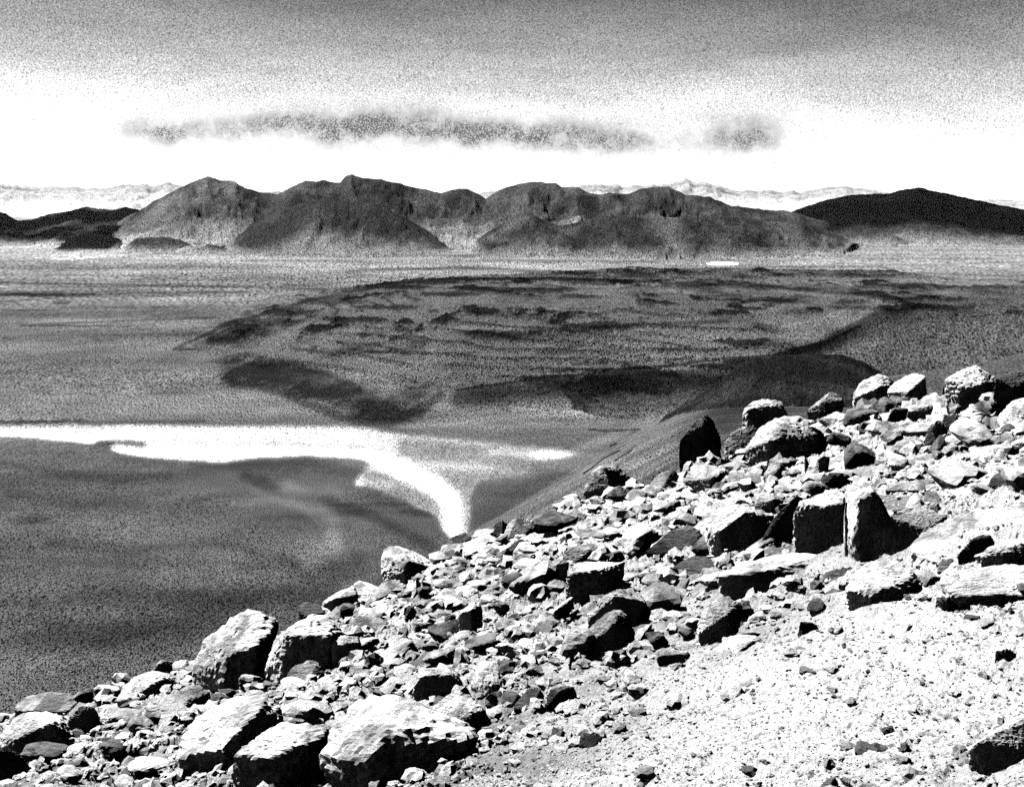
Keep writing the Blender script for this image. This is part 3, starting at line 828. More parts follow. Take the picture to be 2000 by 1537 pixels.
def z_at(v, y):
    """height that shows at photo row v when standing at depth y (straight ahead)"""
    b = -(np.asarray(v, float) - 768.5) / F
    return y * (-SP + b * CP) / (CP + b * SP)


def ridge(prof, d0, wf, wb, base, warp, seed, power=1.2, rough=0.12, bend=0.0, rs_=0.004, crag_=2.2, spur=0.0):
    """a range of hills whose crest follows prof, standing around depth d0"""
    dd = d0 * (1 + bend * fbm2(TT * 9, TT * 0, 3, 0.5, seed))
    t = (Y - dd) / np.where(Y < dd, wf, wb)
    at_ = np.abs(t)
    wob = fbm2(X * rs_, Y * rs_, 5, 0.55, seed + 3)
    uw = 1000 + F * CP * X / (dd * CP * CP + 1e-9) * 1.0 if False else 1000 + F * TT * 0.99
    ux = uw + warp * at_ * wob * 2
    vv = np.interp(ux, prof[0], prof[1]) + crag_ * fbm2(ux * 0.06, ux * 0, 4, 0.6, seed + 20)
    zp = z_at(vv, dd)
    rg = fbm2(X * rs_ * 2.2, Y * rs_ * 2.2, 6, 0.6, seed + 9, True)
    sh = np.clip(1 - at_ * (1 + 0.25 * wob), 0, 1) ** power
    h = np.clip(zp - base, 0, None)
    z = base + h * sh + h * rough * rg * np.clip(at_ * 4, 0, 1) * sstep(sh, 0, 0.25) * (1 - sh * 0.5)
    sh = sh * sstep(ux, prof[0][0], prof[0][0] + 40) * sstep(-ux, -prof[0][-1], -prof[0][-1] + 40)
    if spur:
        sp = fbm2(ux * 0.017, at_ * 1.3, 5, 0.55, seed + 40, True)
        z = z + h * spur * sp * 4 * sh * (1 - sh)
    return np.where(h * sh > 0.1, z, base - 50), sh


def prof(*pts):
    return np.array([p[0] for p in pts], float), np.array([p[1] for p in pts], float)


Z = ZP + 2.5 * fbm2(X * 0.003, Y * 0.003, 4, 0.5, 101) + 0.6 * fbm2(X * 0.02, Y * 0.02, 4, 0.5, 105)
Z = Z + 9 * sstep(Y, 2600, 3700)                     # the plain climbs gently to the far hills
kind = np.zeros(X.shape, np.int8)                    # 0 plain
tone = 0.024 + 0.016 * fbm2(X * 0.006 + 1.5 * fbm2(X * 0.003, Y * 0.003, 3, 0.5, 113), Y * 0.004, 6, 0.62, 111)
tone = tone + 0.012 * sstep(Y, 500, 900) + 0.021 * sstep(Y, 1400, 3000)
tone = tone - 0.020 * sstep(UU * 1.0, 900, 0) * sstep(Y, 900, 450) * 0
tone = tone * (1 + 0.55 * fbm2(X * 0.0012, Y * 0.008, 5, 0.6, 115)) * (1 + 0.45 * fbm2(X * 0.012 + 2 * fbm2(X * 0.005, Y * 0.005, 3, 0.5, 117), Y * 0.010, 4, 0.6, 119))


def put(zn, k, tn, mask_eps=0.05):
    global Z, kind, tone
    m = zn > Z + mask_eps
    Z = np.where(m, zn, Z)
    kind = np.where(m, k, kind).astype(np.int8)
    tone = np.where(m, tn, tone)
    return m


nz = lambda s1, s2, sd: fbm2(X * s1, Y * s2, 6, 0.6, sd)
# -- far dark mountain on the right
p1 = prof((1400, 470), (1530, 415), (1600, 391), (1650, 381), (1720, 378), (1745, 370), (1775, 366), (1830, 378), (1880, 390), (1960, 405), (2010, 415), (2200, 440), (2600, 470))
z_, sh = ridge(p1, 5200, 1300, 900, ZP + 10, 60, 201, 0.9, 0.10)
put(z_, 3, (0.0008 + 0.002 * np.clip(nz(.004, .004, 203) + .1, 0, 1)) + 0.05 * sstep(sh + 0.25 * nz(.004, .002, 205), 0.32, -0.05))  # last term: mist painted pale into the mountain's foot
# -- black low hills on the left
p2 = prof((-600, 430), (-200, 405), (0, 408), (30, 416), (55, 432), (85, 428), (110, 420), (150, 412), (185, 403), (215, 409), (235, 410), (262, 404), (300, 414), (340, 440), (400, 470))
z_, sh = ridge(p2, 4900, 1400, 900, ZP + 8, 70, 211, 0.9, 0.22, 0.06)
put(z_, 4, (0.0012 + 0.03 * np.clip(nz(.0035, .0035, 213) * 2.2 - 0.9, 0, 1)) + 0.08 * sstep(sh, 0.26, 0.0))  # hill feet paled in colour to stand for mist
# -- the main range
p3 = prof((200, 470), (250, 430), (300, 402), (350, 373), (400, 351), (420, 344), (445, 350), (472, 354), (490, 366), (520, 376), (552, 379), (575, 366), (605, 353), (640, 351), (655, 355), (672, 356), (684, 344), (697, 339), (715, 346), (750, 349), (790, 360), (830, 370), (865, 376), (885, 369), (915, 368), (935, 378), (950, 388), (975, 372), (1000, 361), (1035, 354), (1082, 357), (1095, 366), (1122, 363), (1150, 379), (1185, 376), (1222, 379), (1245, 367), (1275, 363), (1302, 365), (1330, 380), (1380, 384), (1420, 402), (1470, 408), (1530, 412), (1600, 432), (1640, 458), (1680, 480))
z_, sh = ridge(p3, 4300, 760, 600, ZP + 8, 45, 221, 1.2, 0.14, 0.03, 0.0045, spur=0.14)
tn3 = 0.014 + 0.016 * nz(.005, .003, 223) + 0.016 * nz(.02, .008, 225) + 0.045 * sstep(sh + 0.2 * nz(.006, .003, 227), 0.50, 0.0)  # lower slopes lightened as painted mist
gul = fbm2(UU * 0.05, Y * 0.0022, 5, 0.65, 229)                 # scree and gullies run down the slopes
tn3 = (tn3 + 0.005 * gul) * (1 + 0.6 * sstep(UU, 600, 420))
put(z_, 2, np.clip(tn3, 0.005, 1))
# -- lower spurs in front of the range
p4 = prof((440, 480), (480, 455), (520, 422), (560, 405), (600, 396), (650, 388), (700, 392), (740, 400), (790, 420), (830, 445), (870, 470), (900, 488))
z_, sh = ridge(p4, 3700, 420, 500, ZP + 8, 40, 231, 1.2, 0.14, 0.03, 0.005, spur=0.14)
put(z_, 2, np.clip(0.009 + 0.010 * nz(.006, .003, 233) + 0.010 * nz(.02, .008, 235) + 0.045 * sstep(sh + 0.2 * nz(.006, .003, 237), .42, 0), .008, 1))  # spur feet fade pale: mist put into the tone
p5 = prof((920, 480), (950, 455), (1000, 425), (1040, 420), (1090, 440), (1130, 432), (1190, 420), (1280, 425), (1380, 420), (1470, 430), (1560, 438), (1620, 455), (1660, 478))
z_, sh = ridge(p5, 3500, 360, 500, ZP + 8, 50, 241, 1.1, 0.16, 0.03, 0.006, spur=0.10)
put(z_, 2, np.clip(0.014 + 0.028 * nz(.012, .004, 243) + 0.04 * sstep(sh, .3, 0), .006, 1))  # pale foot is painted mist
p6 = prof((250, 485), (280, 466), (330, 462), (370, 470), (400, 485))
z_, sh = ridge(p6, 3600, 260, 200, ZP + 6, 20, 251, 1.0, 0.2)
put(z_, 2, 0.016 + 0.012 * nz(.008, .008, 253) + 0.05 * sstep(sh, .6, 0))  # mist painted into the lower part
p7 = prof((120, 480), (160, 462), (200, 456), (250, 462), (262, 480))
z_, sh = ridge(p7, 3900, 520, 250, ZP + 6, 20, 255, 0.8, 0.2)
put(z_, 4, 0.002 + 0.06 * sstep(sh, .2, 0.0))  # black hill with mist painted at its foot

# -- the low lava dome in the middle of the valley
cx0, cy0, rx0, ry0 = 300.0, 1640.0, 700.0, 760.0
wx = X + 60 * fbm2(X * 0.004, Y * 0.004, 3, 0.5, 301)
wy = Y + 90 * fbm2(X * 0.004 + 9, Y * 0.004, 3, 0.5, 303)
rho = np.sqrt(np.abs((wx - cx0) / rx0) ** 2.2 + np.abs((wy - cy0) / ry0) ** 2.2)
hd = 36 * sstep(1.03 - rho, 0.0, 0.55)
hum = np.clip(fbm2(X * 0.012, Y * 0.012, 5, 0.6, 305) * 2.0 - 0.35, 0, 1)
zd = ZP + hd + 2.0 * fbm2(X * 0.02, Y * 0.02, 5, 0.6, 311, True) * sstep(1 - rho, 0.0, 0.2) + 5.0 * hum * sstep(1 - rho, 0.02, 0.3)
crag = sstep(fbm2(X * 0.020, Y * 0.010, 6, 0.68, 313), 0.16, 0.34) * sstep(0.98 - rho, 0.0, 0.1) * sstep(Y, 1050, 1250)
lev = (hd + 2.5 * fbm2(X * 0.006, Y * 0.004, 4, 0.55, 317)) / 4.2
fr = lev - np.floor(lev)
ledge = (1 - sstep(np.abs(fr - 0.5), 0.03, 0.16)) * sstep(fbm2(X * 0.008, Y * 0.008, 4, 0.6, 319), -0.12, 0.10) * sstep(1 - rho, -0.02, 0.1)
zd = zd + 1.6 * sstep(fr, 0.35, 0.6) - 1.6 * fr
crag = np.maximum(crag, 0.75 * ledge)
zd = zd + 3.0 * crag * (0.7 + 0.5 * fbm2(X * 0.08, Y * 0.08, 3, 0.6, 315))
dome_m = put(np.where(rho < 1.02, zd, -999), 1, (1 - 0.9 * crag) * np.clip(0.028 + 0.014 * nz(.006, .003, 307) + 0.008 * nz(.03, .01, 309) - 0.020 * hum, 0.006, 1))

# -- the shoulder on the right, in front of the dome
p8 = prof((820, 790), (860, 780), (950, 770), (1050, 745), (1150, 730), (1250, 718), (1430, 712), (1520, 690), (1600, 668), (1660, 640), (1720, 614), (1800, 602), (1880, 600), (2000, 612), (2300, 640), (2800, 660))
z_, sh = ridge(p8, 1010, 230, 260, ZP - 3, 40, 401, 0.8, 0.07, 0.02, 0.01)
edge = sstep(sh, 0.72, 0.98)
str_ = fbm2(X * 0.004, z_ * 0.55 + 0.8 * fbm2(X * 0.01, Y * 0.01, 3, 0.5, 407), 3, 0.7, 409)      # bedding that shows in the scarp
put(z_, 5, np.clip(0.021 - 0.014 * edge * sstep(UU, 1900, 1600) - 0.012 * sstep(UU, 1720, 1560) * sstep(sh, 0.15, 0.6) + 0.016 * str_ * sstep(UU, 1720, 1560) + 0.012 * nz(.02, .02, 403) * (0.3 + 0.7 * sstep(UU, 1560, 1720)) + 0.006 * nz(.05, .01, 405), 0.004, 1))  # scarp face and crest darkened in colour for their shade

# -- the flank of the mountain the camera stands on
c0, c1 = np.array(at(922, 1040)), np.array(at(1310, 802))
dn = (c1 - c0) / np.linalg.norm(c1 - c0)
side = (X - c0[0]) * dn[1] - (Y - c0[1]) * dn[0]          # metres right of the foot line
s_cam = (0 - c0[0]) * dn[1] - (0 - c0[1]) * dn[0]
g_ = (-16.0 - ZP) / s_cam
zf = ZP + g_ * side + 1.4 * fbm2(X * 0.02, Y * 0.02, 4, 0.5, 411) + 1.0 * fbm2(side * 0.01, (X * dn[0] + Y * dn[1]) * 0.06, 4, 0.6, 413)
zf = np.where(Y > 860, zf - (Y - 860) * 0.35, zf)
streak = fbm2(side * 0.006, (X * dn[0] + Y * dn[1]) * 0.09, 5, 0.65, 415)
cap = -6.0 - 0.160 * Y + 3 * fbm2(X * 0.01, Y * 0.01, 4, 0.5, 417)
over = zf - cap
zf = np.where(over > -10, cap - 10 + 10 * np.tanh((over + 10) / 10.0), zf)
put(zf, 6, np.clip(0.028 + 0.028 * streak + 0.006 * nz(.05, .05, 419), 0.008, 1))
# a dark knoll on that flank
p9 = prof((1180, 960), (1300, 812), (1350, 782), (1400, 748), (1440, 716), (1475, 699), (1520, 694), (1560, 692), (1640, 692), (1690, 708), (1740, 742), (1800, 775), (1850, 800), (2050, 960))
z_, sh = ridge(p9, 640, 150, 120, -150, 30, 421, 0.9, 0.10, 0.0, 0.015)
put(z_, 7, 0.6 * np.clip(0.010 + 0.024 * fbm2(side * 0.01, (X * dn[0] + Y * dn[1]) * 0.08, 5, 0.65, 425), 0.006, 1))
# gentle ground right of the knoll
p10 = prof((1400, 870), (1500, 800), (1620, 760), (1700, 742), (1780, 728), (1900, 712), (2000, 690), (2200, 660), (2600, 640), (3200, 870))
z_, sh = ridge(p10, 760, 200, 200, -150, 30, 431, 0.8, 0.10, 0.0, 0.012)
put(z_, 5, np.clip(0.026 + 0.018 * nz(.02, .02, 433), 0.008, 1))

# -- dark lava outcrops, painted scarp shade, pale dust and painted mist: (column, row, half width, half height, tone change, relief)
LAVA_SHADE_MIST = [(1000,546,120,3.5,-.8,2.5),(1130,548,90,3,-.8,2.5),(880,547,70,4,-.85,3),(770,562,60,4,-.8,3),(1570,566,60,3,-.7,2),(480,650,46,17,-.9,5),(430,668,44,9,-.8,3),(570,612,55,8,-.8,3),(650,590,60,7,-.8,3),(820,553,75,5,-.8,2),(700,628,66,7,-.8,3),(540,632,40,8,-.6,3),
 (760,601,50,5,-.7,2),(870,575,60,5,-.7,2),(935,607,36,8,-.85,3),(990,658,60,11,-.8,3),(945,650,36,8,-.7,2),(720,652,34,5,-.7,2),(780,662,24,4,-.7,2),(1070,612,20,3.5,-.8,2),
 (1130,613,28,3.5,-.8,2),(1050,570,60,5,-.7,2),(1130,580,44,5,-.7,2),(1200,552,90,5,-.85,2),(1350,556,60,5,-.85,2),(1260,590,22,7,-.7,2),(1302,593,20,5,-.8,2),
 (1420,612,44,6,-.9,3),(1432,596,16,5,-.8,3),(1500,560,40,4,-.8,2),(1596,606,15,5,-.9,3),(1180,640,95,6,-.6,2),(1445,668,50,7,-.85,3),(1340,683,70,3,-.7,1),(1330,640,60,3,-.5,1),
 (1700,575,44,6,-.9,3),(1742,586,22,6,-.8,2),(1650,590,30,4,-.7,2),(1975,611,22,6,-.8,3),(1860,587,30,3,-.7,1),(760,688,60,2.2,-.7,0),(1075,632,20,4,-.5,1),(1040,650,18,5,-.7,1),
 (510,722,72,20,-.75,0),(640,768,80,18,-.8,0),(735,800,62,17,-.8,0),(560,745,70,14,-.5,0),(620,725,60,10,-.35,0),(820,765,40,14,-.5,0),  # shade of the dome's front lobe, painted dark
 (960,770,60,14,-.5,0),(1080,735,140,2.5,-.8,1),(1180,752,150,20,-.55,0),(1130,722,110,2,-.8,1),  # scarp band's shade painted into the tone
 (100,575,90,3.5,-.6,0),(60,606,60,1.2,-.6,0),(120,590,16,6,-.5,0),(300,560,200,1.5,-.35,0),(900,563,300,1.6,-.4,0),(350,600,200,1.5,-.3,0),(850,525,140,2.4,-.5,0),(1050,530,60,1.5,-.5,0),
 (1850,505,300,1.5,-.3,0),(150,637,110,1.6,-.6,0),(40,823,120,4,-.6,0),(250,866,50,6,-.55,0),
 (110,492,150,12,.8,0),(300,505,200,10,.3,0),(1800,470,220,10,.5,0),(1500,560,500,14,.25,0),(500,590,200,20,.3,0),(1880,500,300,20,.3,0),(900,470,150,10,.5,0),  # includes pale mist painted at the feet of the far hills
 (880,905,130,36,1.6,0),(1010,885,90,14,.8,0),(1000,830,220,6,.25,0),(1060,870,60,8,-.15,0),(1150,905,90,18,.35,0),(560,960,160,8,.15,0),(560,1010,60,6,-.25,0),
 (500,1170,400,20,-.35,0),(200,1240,400,26,-.3,0),(350,1100,300,14,-.2,0),(680,1000,60,8,-.35,0),(60,1015,40,8,-.5,0),(810,962,60,4,-.4,0),(700,985,90,5,-.35,0),(300,1000,300,10,-.15,0),(350,930,300,12,-.1,0),
 (820,1000,40,7,-.5,0)]
U2, V2 = project(X, Y, Z)
w1 = 1.7 * fbm2(X * 0.03, Y * 0.012, 6, 0.75, 501)
w2 = 1.7 * fbm2(X * 0.03 + 31, Y * 0.012, 6, 0.75, 503)
w3 = fbm2(X * 0.14, Y * 0.035, 5, 0.8, 505)
fac = np.ones_like(X)
rel = np.zeros_like(X)
for (ou, ov, ou2, ov2, tn_, hh) in LAVA_SHADE_MIST:
    if ov > 640 and ou < 1000 and ov2 > 5: soft = 1.2
    else: soft = 0.35
    q = 0.55 * w3 * (tn_ < 0) + np.sqrt(((U2 - ou) / ou2 + 0.5 * w1) ** 2 + ((V2 - ov) / ov2 + 0.7 * w2) ** 2)
    m = 1 - sstep(q, 1 - 0.5 * soft, 1 + 0.6 * soft)
    if tn_ < 0: fac = fac * (1 + tn_ * m)
    else: fac = fac + tn_ * m
    rel = np.maximum(rel, hh * m * (0.6 + 0.4 * w1))
STROKES = [  # (points along it, half width, tone change, softness); scarp ones paint shade
 ([(560,955),(610,985),(648,1020),(655,1055),(630,1078),(600,1090)], 14, .7, .9),
 ([(655,1055),(668,1090),(700,1112),(760,1090),(720,1130),(670,1150)], 9, .3, .9), ([(455,985),(540,975),(600,1000),(628,1030)], 5, .25, .8),
 ([(480,930),(560,965),(640,980),(720,1005),(800,1045),(840,1070)], 9, -.45, .9),
 ([(380,905),(480,912),(600,905),(700,925),(745,950)], 9, -.35, .9),
 ([(0,905),(120,925),(230,935),(330,925)], 6, -.3, .9), ([(20,960),(160,990),(330,985),(480,960)], 7, -.25, .9),
 ([(100,1060),(260,1075),(420,1060),(560,1090),(600,1130)], 9, -.3, .9),
 ([(0,1180),(200,1150),(420,1160),(600,1150),(700,1100)], 16, -.3, .9),
 ([(0,1260),(150,1240),(300,1225),(480,1180)], 18, -.35, .9), ([(120,1110),(300,1120),(450,1105)], 5, .25, .9), ([(60,1300),(200,1290),(330,1240)], 10, .2, .9),
 ([(440,738),(500,708),(580,715),(650,735),(700,760)], 7, -.5, .7),
 ([(455,748),(540,762),(600,788),(660,812),(720,826),(770,822),(830,795),(860,770)], 8, -.6, .7),
 ([(465,738),(530,728),(600,750),(680,778),(750,802),(800,798)], 24, -.6, .9), ([(600,715),(700,730),(800,752),(850,765)], 3, .35, .9),  # first: shade of the lobe front, painted in
 ([(890,762),(960,752),(1060,738),(1180,726),(1300,718),(1420,712)], 2.2, -.85, .5), ([(1080,722),(1200,722),(1320,712),(1400,702)], 1.8, -.8, .5),
 ([(900,778),(1050,768),(1200,755),(1350,742),(1450,725)], 17, -.72, .8),  # shade of the scarp face as dark tone
 ([(1120,712),(1250,706),(1350,700)], 1.5, -.7, .5), ([(1000,735),(1120,729),(1260,722),(1380,716)], 1.6, .8, .5),
 ([(1420,710),(1520,694),(1600,674),(1650,648),(1690,625),(1730,610),(1800,602),(1900,600)], 6, -.75, .6),
 ([(1560,688),(1640,668),(1700,640),(1760,622),(1860,615)], 10, -.35, .9),
 ([(340,682),(400,655),(450,632),(520,612),(600,590),(680,572),(760,556),(860,547),(960,545)], 3, -.6, .6),
 ([(960,545),(1100,543),(1240,550),(1400,556),(1560,566),(1700,578),(1800,586)], 3, -.6, .6),
 ([(620,640),(760,655),(900,640),(1020,645)], 2, .4, .6), ([(1090,648),(1200,640),(1300,632),(1420,628)], 3, -.6, .6), ([(1050,690),(1200,684),(1350,686),(1480,680)], 2.5, -.5, .6),
 ([(680,682),(760,688),(800,692)], 2.2, -.7, .5), ([(900,690),(1000,682),(1120,680)], 2, -.35, .6), ([(1500,640),(1600,628),(1660,600)], 3, .35, .8),
 ([(0,552),(200,556),(420,560),(640,566)], 1.5, -.45, .7), ([(0,590),(100,582),(260,572),(480,570)], 1.5, -.4, .7), ([(40,636),(200,628),(420,620)], 2, -.45, .7), ([(0,574),(120,576)], 3, -.5, .8),
 ([(680,530),(900,522),(1060,530),(1300,534)], 2.5, -.4, .8), ([(1500,548),(1700,552),(2000,560)], 5, .3, .9), ([(1550,530),(1800,534),(2000,540)], 1.5, -.35, .8), ([(1300,520),(1600,522),(2000,512)], 1.2, -.3, .8),
 ([(1110,888),(1200,850),(1310,802)], 6, .5, .8), ([(0,826),(180,828),(400,822)], 3, -.4, .8), ([(780,835),(1000,815),(1200,808),(1300,800)], 4, .35, .9),
 ([(1150,838),(1190,842),(1250,838)], 1.6, -.7, .4), ([(940,1010),(1020,960),(1100,915)], 14, -.25, .9), ([(990,925),(1100,905)], 10, .3, .9),
 ([(1140,925),(1180,895),(1210,880)], 2, -.8, .4), ([(1200,900),(1235,878)], 2, -.8, .4), ([(1350,850),(1420,800),(1480,760)], 25, -.45, .9), ([(1420,830),(1560,780),(1700,760)], 30, -.5, .9),
]


def stroke_dist(pts, px, py):
    best = np.full(px.shape, 1e9)
    for (ax_, ay_), (bx_, by_) in zip(pts[:-1], pts[1:]):
        ex, ey = bx_ - ax_, by_ - ay_
        tt = np.clip(((px - ax_) * ex + (py - ay_) * ey) / (ex * ex + ey * ey), 0, 1)
        best = np.minimum(best, np.hypot(px - ax_ - tt * ex, py - ay_ - tt * ey))
    return best


w4 = fbm2(X * 0.02, Y * 0.006, 5, 0.65, 507)
for pts, wd, tn_, soft in STROKES:
    us_, vs2 = [p[0] for p in pts], [p[1] for p in pts]
    box = (U2 > min(us_) - 60) & (U2 < max(us_) + 60) & (V2 > min(vs2) - 60) & (V2 < max(vs2) + 60)
    iy = np.where(box.any(1))[0]; ix = np.where(box.any(0))[0]
    if not len(iy): continue
    sl = (slice(iy[0], iy[-1] + 1), slice(ix[0], ix[-1] + 1))
    q = stroke_dist(pts, U2[sl], V2[sl]) / wd
    q = q + (0.8 * w4[sl] + 0.5 * w3[sl]) * (1.2 if wd < 7 else 0.7)
    m = 1 - sstep(q, 1 - 0.8 * soft, 1 + 1.3 * soft)
    fac[sl] = fac[sl] * (1 + tn_ * m) if tn_ < 0 else fac[sl] + tn_ * m
near_hill = (kind != 8) & (kind != 7)
tone = np.where(near_hill, tone * np.maximum(fac, 0.12), tone)
Z = Z + np.where((kind == 0) | (kind == 1) | (kind == 5), rel, 0)

# -- river bed of white salt
RIVER = [(-200,840),(-60,833),(0,834),(250,832),(480,833),(700,836),(760,844),(830,852),(900,860),(1000,872),(1128,883),(1090,893),(1040,898),(985,905),(945,918),(925,945),(915,975),(918,1010),(908,1050),(880,1056),(862,1030),(850,1005),(815,988),(778,968),(730,950),(692,946),(712,918),(722,900),(690,893),(600,887),(500,894),(430,903),(350,899),(290,893),(235,885),(210,874),(230,872),(290,877),(302,870),(280,863),(220,859),(180,861),(190,868),(150,864),(60,856),(0,853),(-200,850)]
rx_, ry_ = at(np.array([p[0] for p in RIVER]), np.array([p[1] for p in RIVER]))


def inside(px, py, qx, qy):
    res = np.zeros(px.shape, bool)
    n = len(qx)
    j = n - 1
    for i in range(n):
        c = ((qy[i] > py) != (qy[j] > py)) & (px < (qx[j] - qx[i]) * (py - qy[i]) / (qy[j] - qy[i] + 1e-12) + qx[i])
        res ^= c
        j = i
    return res


qx = X + 2.5 * fbm2(X * 0.03, Y * 0.03, 4, 0.6, 601)
qy = Y + 3 * fbm2(X * 0.03 + 40, Y * 0.03, 4, 0.6, 603)
riv = inside(qx, qy, rx_, ry_) & (kind == 0)
rb = riv.astype(float)
for ax_, n_ in ((0, 2), (1, 5), (0, 2), (1, 5)):          # a soft fringe of thinner salt
    rb = sum(np.roll(rb, k_, ax_) for k_ in range(-n_, n_ + 1)) / (2 * n_ + 1)
rb = np.clip(rb * (1 + 0.5 * fbm2(X * 0.05, Y * 0.04, 5, 0.7, 607)), 0, 1)
near_hill = (kind == 0) | (kind == 1)
white = 0.15 + 0.06 * fbm2(X * 0.03, Y * 0.012, 6, 0.7, 605)
for pts, wd, a_w in (([(-200,846),(0,845),(120,852),(260,872),(420,882),(560,880),(700,886),(745,898)], 9, .22), ([(745,895),(790,918),(850,948),(882,980),(886,1050)], 13, .30),
                     ([(720,886),(760,905),(800,930)], 10, .25), ([(960,882),(1050,887),(1128,886)], 6, .09), ([(250,842),(500,848),(700,852)], 12, .06), ([(0,842),(300,845)], 7, .06), ([(705,938),(760,945)], 8, .08)):
    q = stroke_dist(pts, U2, V2) / wd + 0.4 * w4 + 0.15 * w3
    white = white + a_w * (1 - sstep(q, 0.4, 1.7))
fan = (1 - sstep(stroke_dist([(800,872),(900,885),(1000,893),(1060,890)], U2, V2), 8, 42)) * sstep(U2, 730, 790) * (1 - sstep(U2, 1010, 1080))
fan = np.maximum(fan, sstep(U2, 690, 720) * sstep(V2, 900, 925))
fan = fan * sstep(stroke_dist([(745, 895), (790, 918), (850, 948), (882, 980), (886, 1050)], U2, V2), 14, 32)
white = white * (1 - 0.64 * np.clip(fan * (1 + 0.5 * w4), 0, 1)) * (1 + 0.15 * w3)
tone = np.where(near_hill, tone + (np.clip(white, 0.05, 0.6) - tone) * np.where(riv, sstep(rb, 0.1, 0.75), sstep(rb, 0.05, 1.0)), tone)
kind = np.where(riv, 8, kind).astype(np.int8)
Z = np.where(riv, Z * 0.3 + (ZP - 0.8) * 0.7, Z)
# small white salt pan far off
pan = (np.sqrt(((U2 - 1415) / 32) ** 2 + ((V2 - 515) / 3.2) ** 2) < 1 + 0.2 * w1) & (kind == 0)
kind = np.where(pan, 9, kind).astype(np.int8)
tone = np.where(pan, 0.8, tone)

VV = np.stack([X, Y, Z], -1).reshape(-1, 3)
QQ = grid_quads(len(rs), len(ta))
fk = kind.reshape(-1)[QQ]
fk = np.sort(fk, 1)[:, 1]
PARTS = {
 0: ('valley_floor', 'wide grey sandy valley floor between the slope and the far hills', 'valley'),
 1: ('lava_dome', 'low broad dome dotted with dark lava outcrops in mid valley', 'hill'),
 2: ('mountain_range', 'grey peaked mountain range across the middle of the horizon', 'mountains'),
 3: ('dark_mountain', 'smooth black mountain at the right below the horizon', 'mountain'),
 4: ('dark_hills', 'ragged black low hills at the far left edge', 'hills'),
 5: ('hill_shoulder', 'smooth grey shoulder with a dark scarp in front of the dome', 'hill'),
 6: ('mountain_flank', 'smooth streaked flank running down to the white river', 'slope'),
 7: ('dark_knoll', 'dark rounded knoll behind the rocks on the flank', 'hill'),
 8: ('river', 'white river bed winding across the valley floor', 'river'),
 9: ('salt_pan', 'tiny white salt pan at the foot of the far range', 'salt pan'),
}
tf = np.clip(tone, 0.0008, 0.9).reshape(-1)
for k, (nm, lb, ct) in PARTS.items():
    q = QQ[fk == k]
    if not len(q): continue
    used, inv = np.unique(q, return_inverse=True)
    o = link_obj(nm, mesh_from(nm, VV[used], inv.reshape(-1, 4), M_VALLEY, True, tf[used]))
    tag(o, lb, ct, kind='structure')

# ---- outermost ground and pale ridges beyond, on their own coarser field
ta2 = np.concatenate([np.linspace(-1.2, -0.5, 40, endpoint=False), np.linspace(-0.5, 0.5, 900, endpoint=False), np.linspace(0.5, 1.2, 41)])
rs2 = np.exp(np.linspace(math.log(7900.0), math.log(26000.0), 260))
TT, RR = np.meshgrid(ta2, rs2)
X, Y = RR * TT, RR.copy()
Z = np.full(X.shape, ZP + 5.0) - 3
kind = np.zeros(X.shape, np.int8)
tone = np.full(X.shape, 0.10)
pf = prof((-600, 375), (-200, 368), (0, 363), (20, 358), (45, 362), (70, 364), (120, 366), (200, 367), (260, 362), (300, 360), (320, 362), (345, 356), (360, 362), (420, 372), (700, 380), (900, 378), (1000, 374), (1080, 368), (1120, 362), (1160, 361), (1230, 363), (1290, 360), (1318, 354), (1330, 350), (1345, 357), (1370, 356), (1395, 362), (1420, 372), (1480, 372), (1550, 374), (1600, 366), (1625, 361), (1650, 365), (1700, 373), (1760, 380), (1900, 393), (1930, 389), (2000, 397), (2200, 390), (2600, 380))
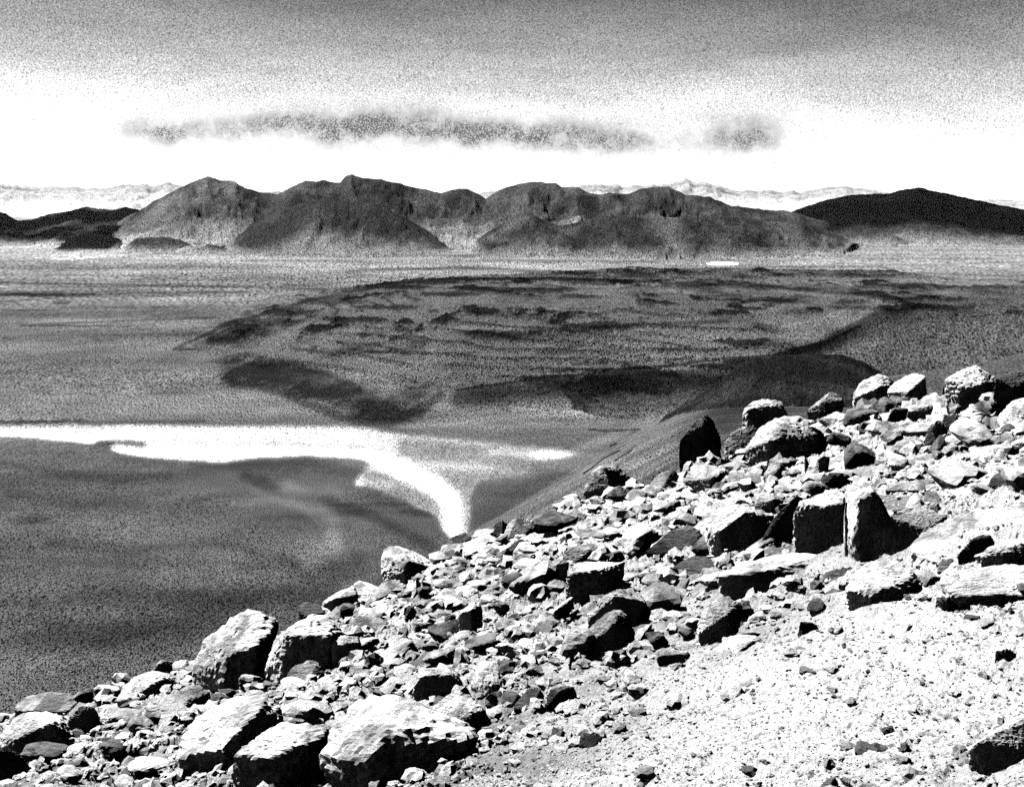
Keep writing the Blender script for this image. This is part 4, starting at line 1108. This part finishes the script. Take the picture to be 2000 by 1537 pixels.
z_, sh = ridge(pf, 16000, 6000, 4000, ZP + 5, 30, 701, 1.1, 0.25, 0.03, 0.0016, 5.0)
put(z_, 1, np.clip(0.11 + 0.10 * fbm2(X * .002, Y * .002, 6, 0.7, 703), 0.03, 1) + 0.13 * sstep(sh, 0.75, 0.0))  # haze painted in as pale tone, whiter toward the ridge foot
VV = np.stack([X, Y, Z], -1).reshape(-1, 3)
QQ = grid_quads(len(rs2), len(ta2))
fk = kind.reshape(-1)[QQ].max(1)
tf = np.clip(tone, 0.01, 0.8).reshape(-1)
for k, nm, lb, ct in ((0, 'far_plain', 'pale plain beyond the mountain range', 'plain'), (1, 'far_ridge', 'faint pale ridges far off on the horizon', 'ridge')):
    q = QQ[fk == k]
    used, inv = np.unique(q, return_inverse=True)
    o = link_obj(nm, mesh_from(nm, VV[used], inv.reshape(-1, 4), M_VALLEY, True, tf[used]))
    tag(o, lb, ct, kind='structure')

# ------------------------------------------------------------------ thin haze filling the air over the valley
bm = bmesh.new()
bmesh.ops.create_cube(bm, size=1.0)
hx0, hx1, hy0, hy1, hz0, hz1 = -36000, 36000, -400, 30000, -420.0, 700.0
for v in bm.verts:
    v.co = ((hx0 + hx1) / 2 + v.co.x * (hx1 - hx0), (hy0 + hy1) / 2 + v.co.y * (hy1 - hy0), (hz0 + hz1) / 2 + v.co.z * (hz1 - hz0))
hm = bpy.data.meshes.new('haze')
bm.to_mesh(hm); bm.free()
mh = bpy.data.materials.new('thin haze')
mh.use_nodes = True
t = mh.node_tree
t.nodes.clear()
o_ = t.nodes.new('ShaderNodeOutputMaterial')
pvv = t.nodes.new('ShaderNodeVolumePrincipled')
pvv.inputs['Color'].default_value = (0.95, 0.95, 0.95, 1)
pvv.inputs['Density'].default_value = HAZE
pvv.inputs['Anisotropy'].default_value = 0.2
t.links.new(pvv.outputs[0], o_.inputs['Volume'])
hm.materials.append(mh)
hz = link_obj('haze', hm)
tag(hz, 'thin pale haze over the valley', 'haze', kind='stuff')
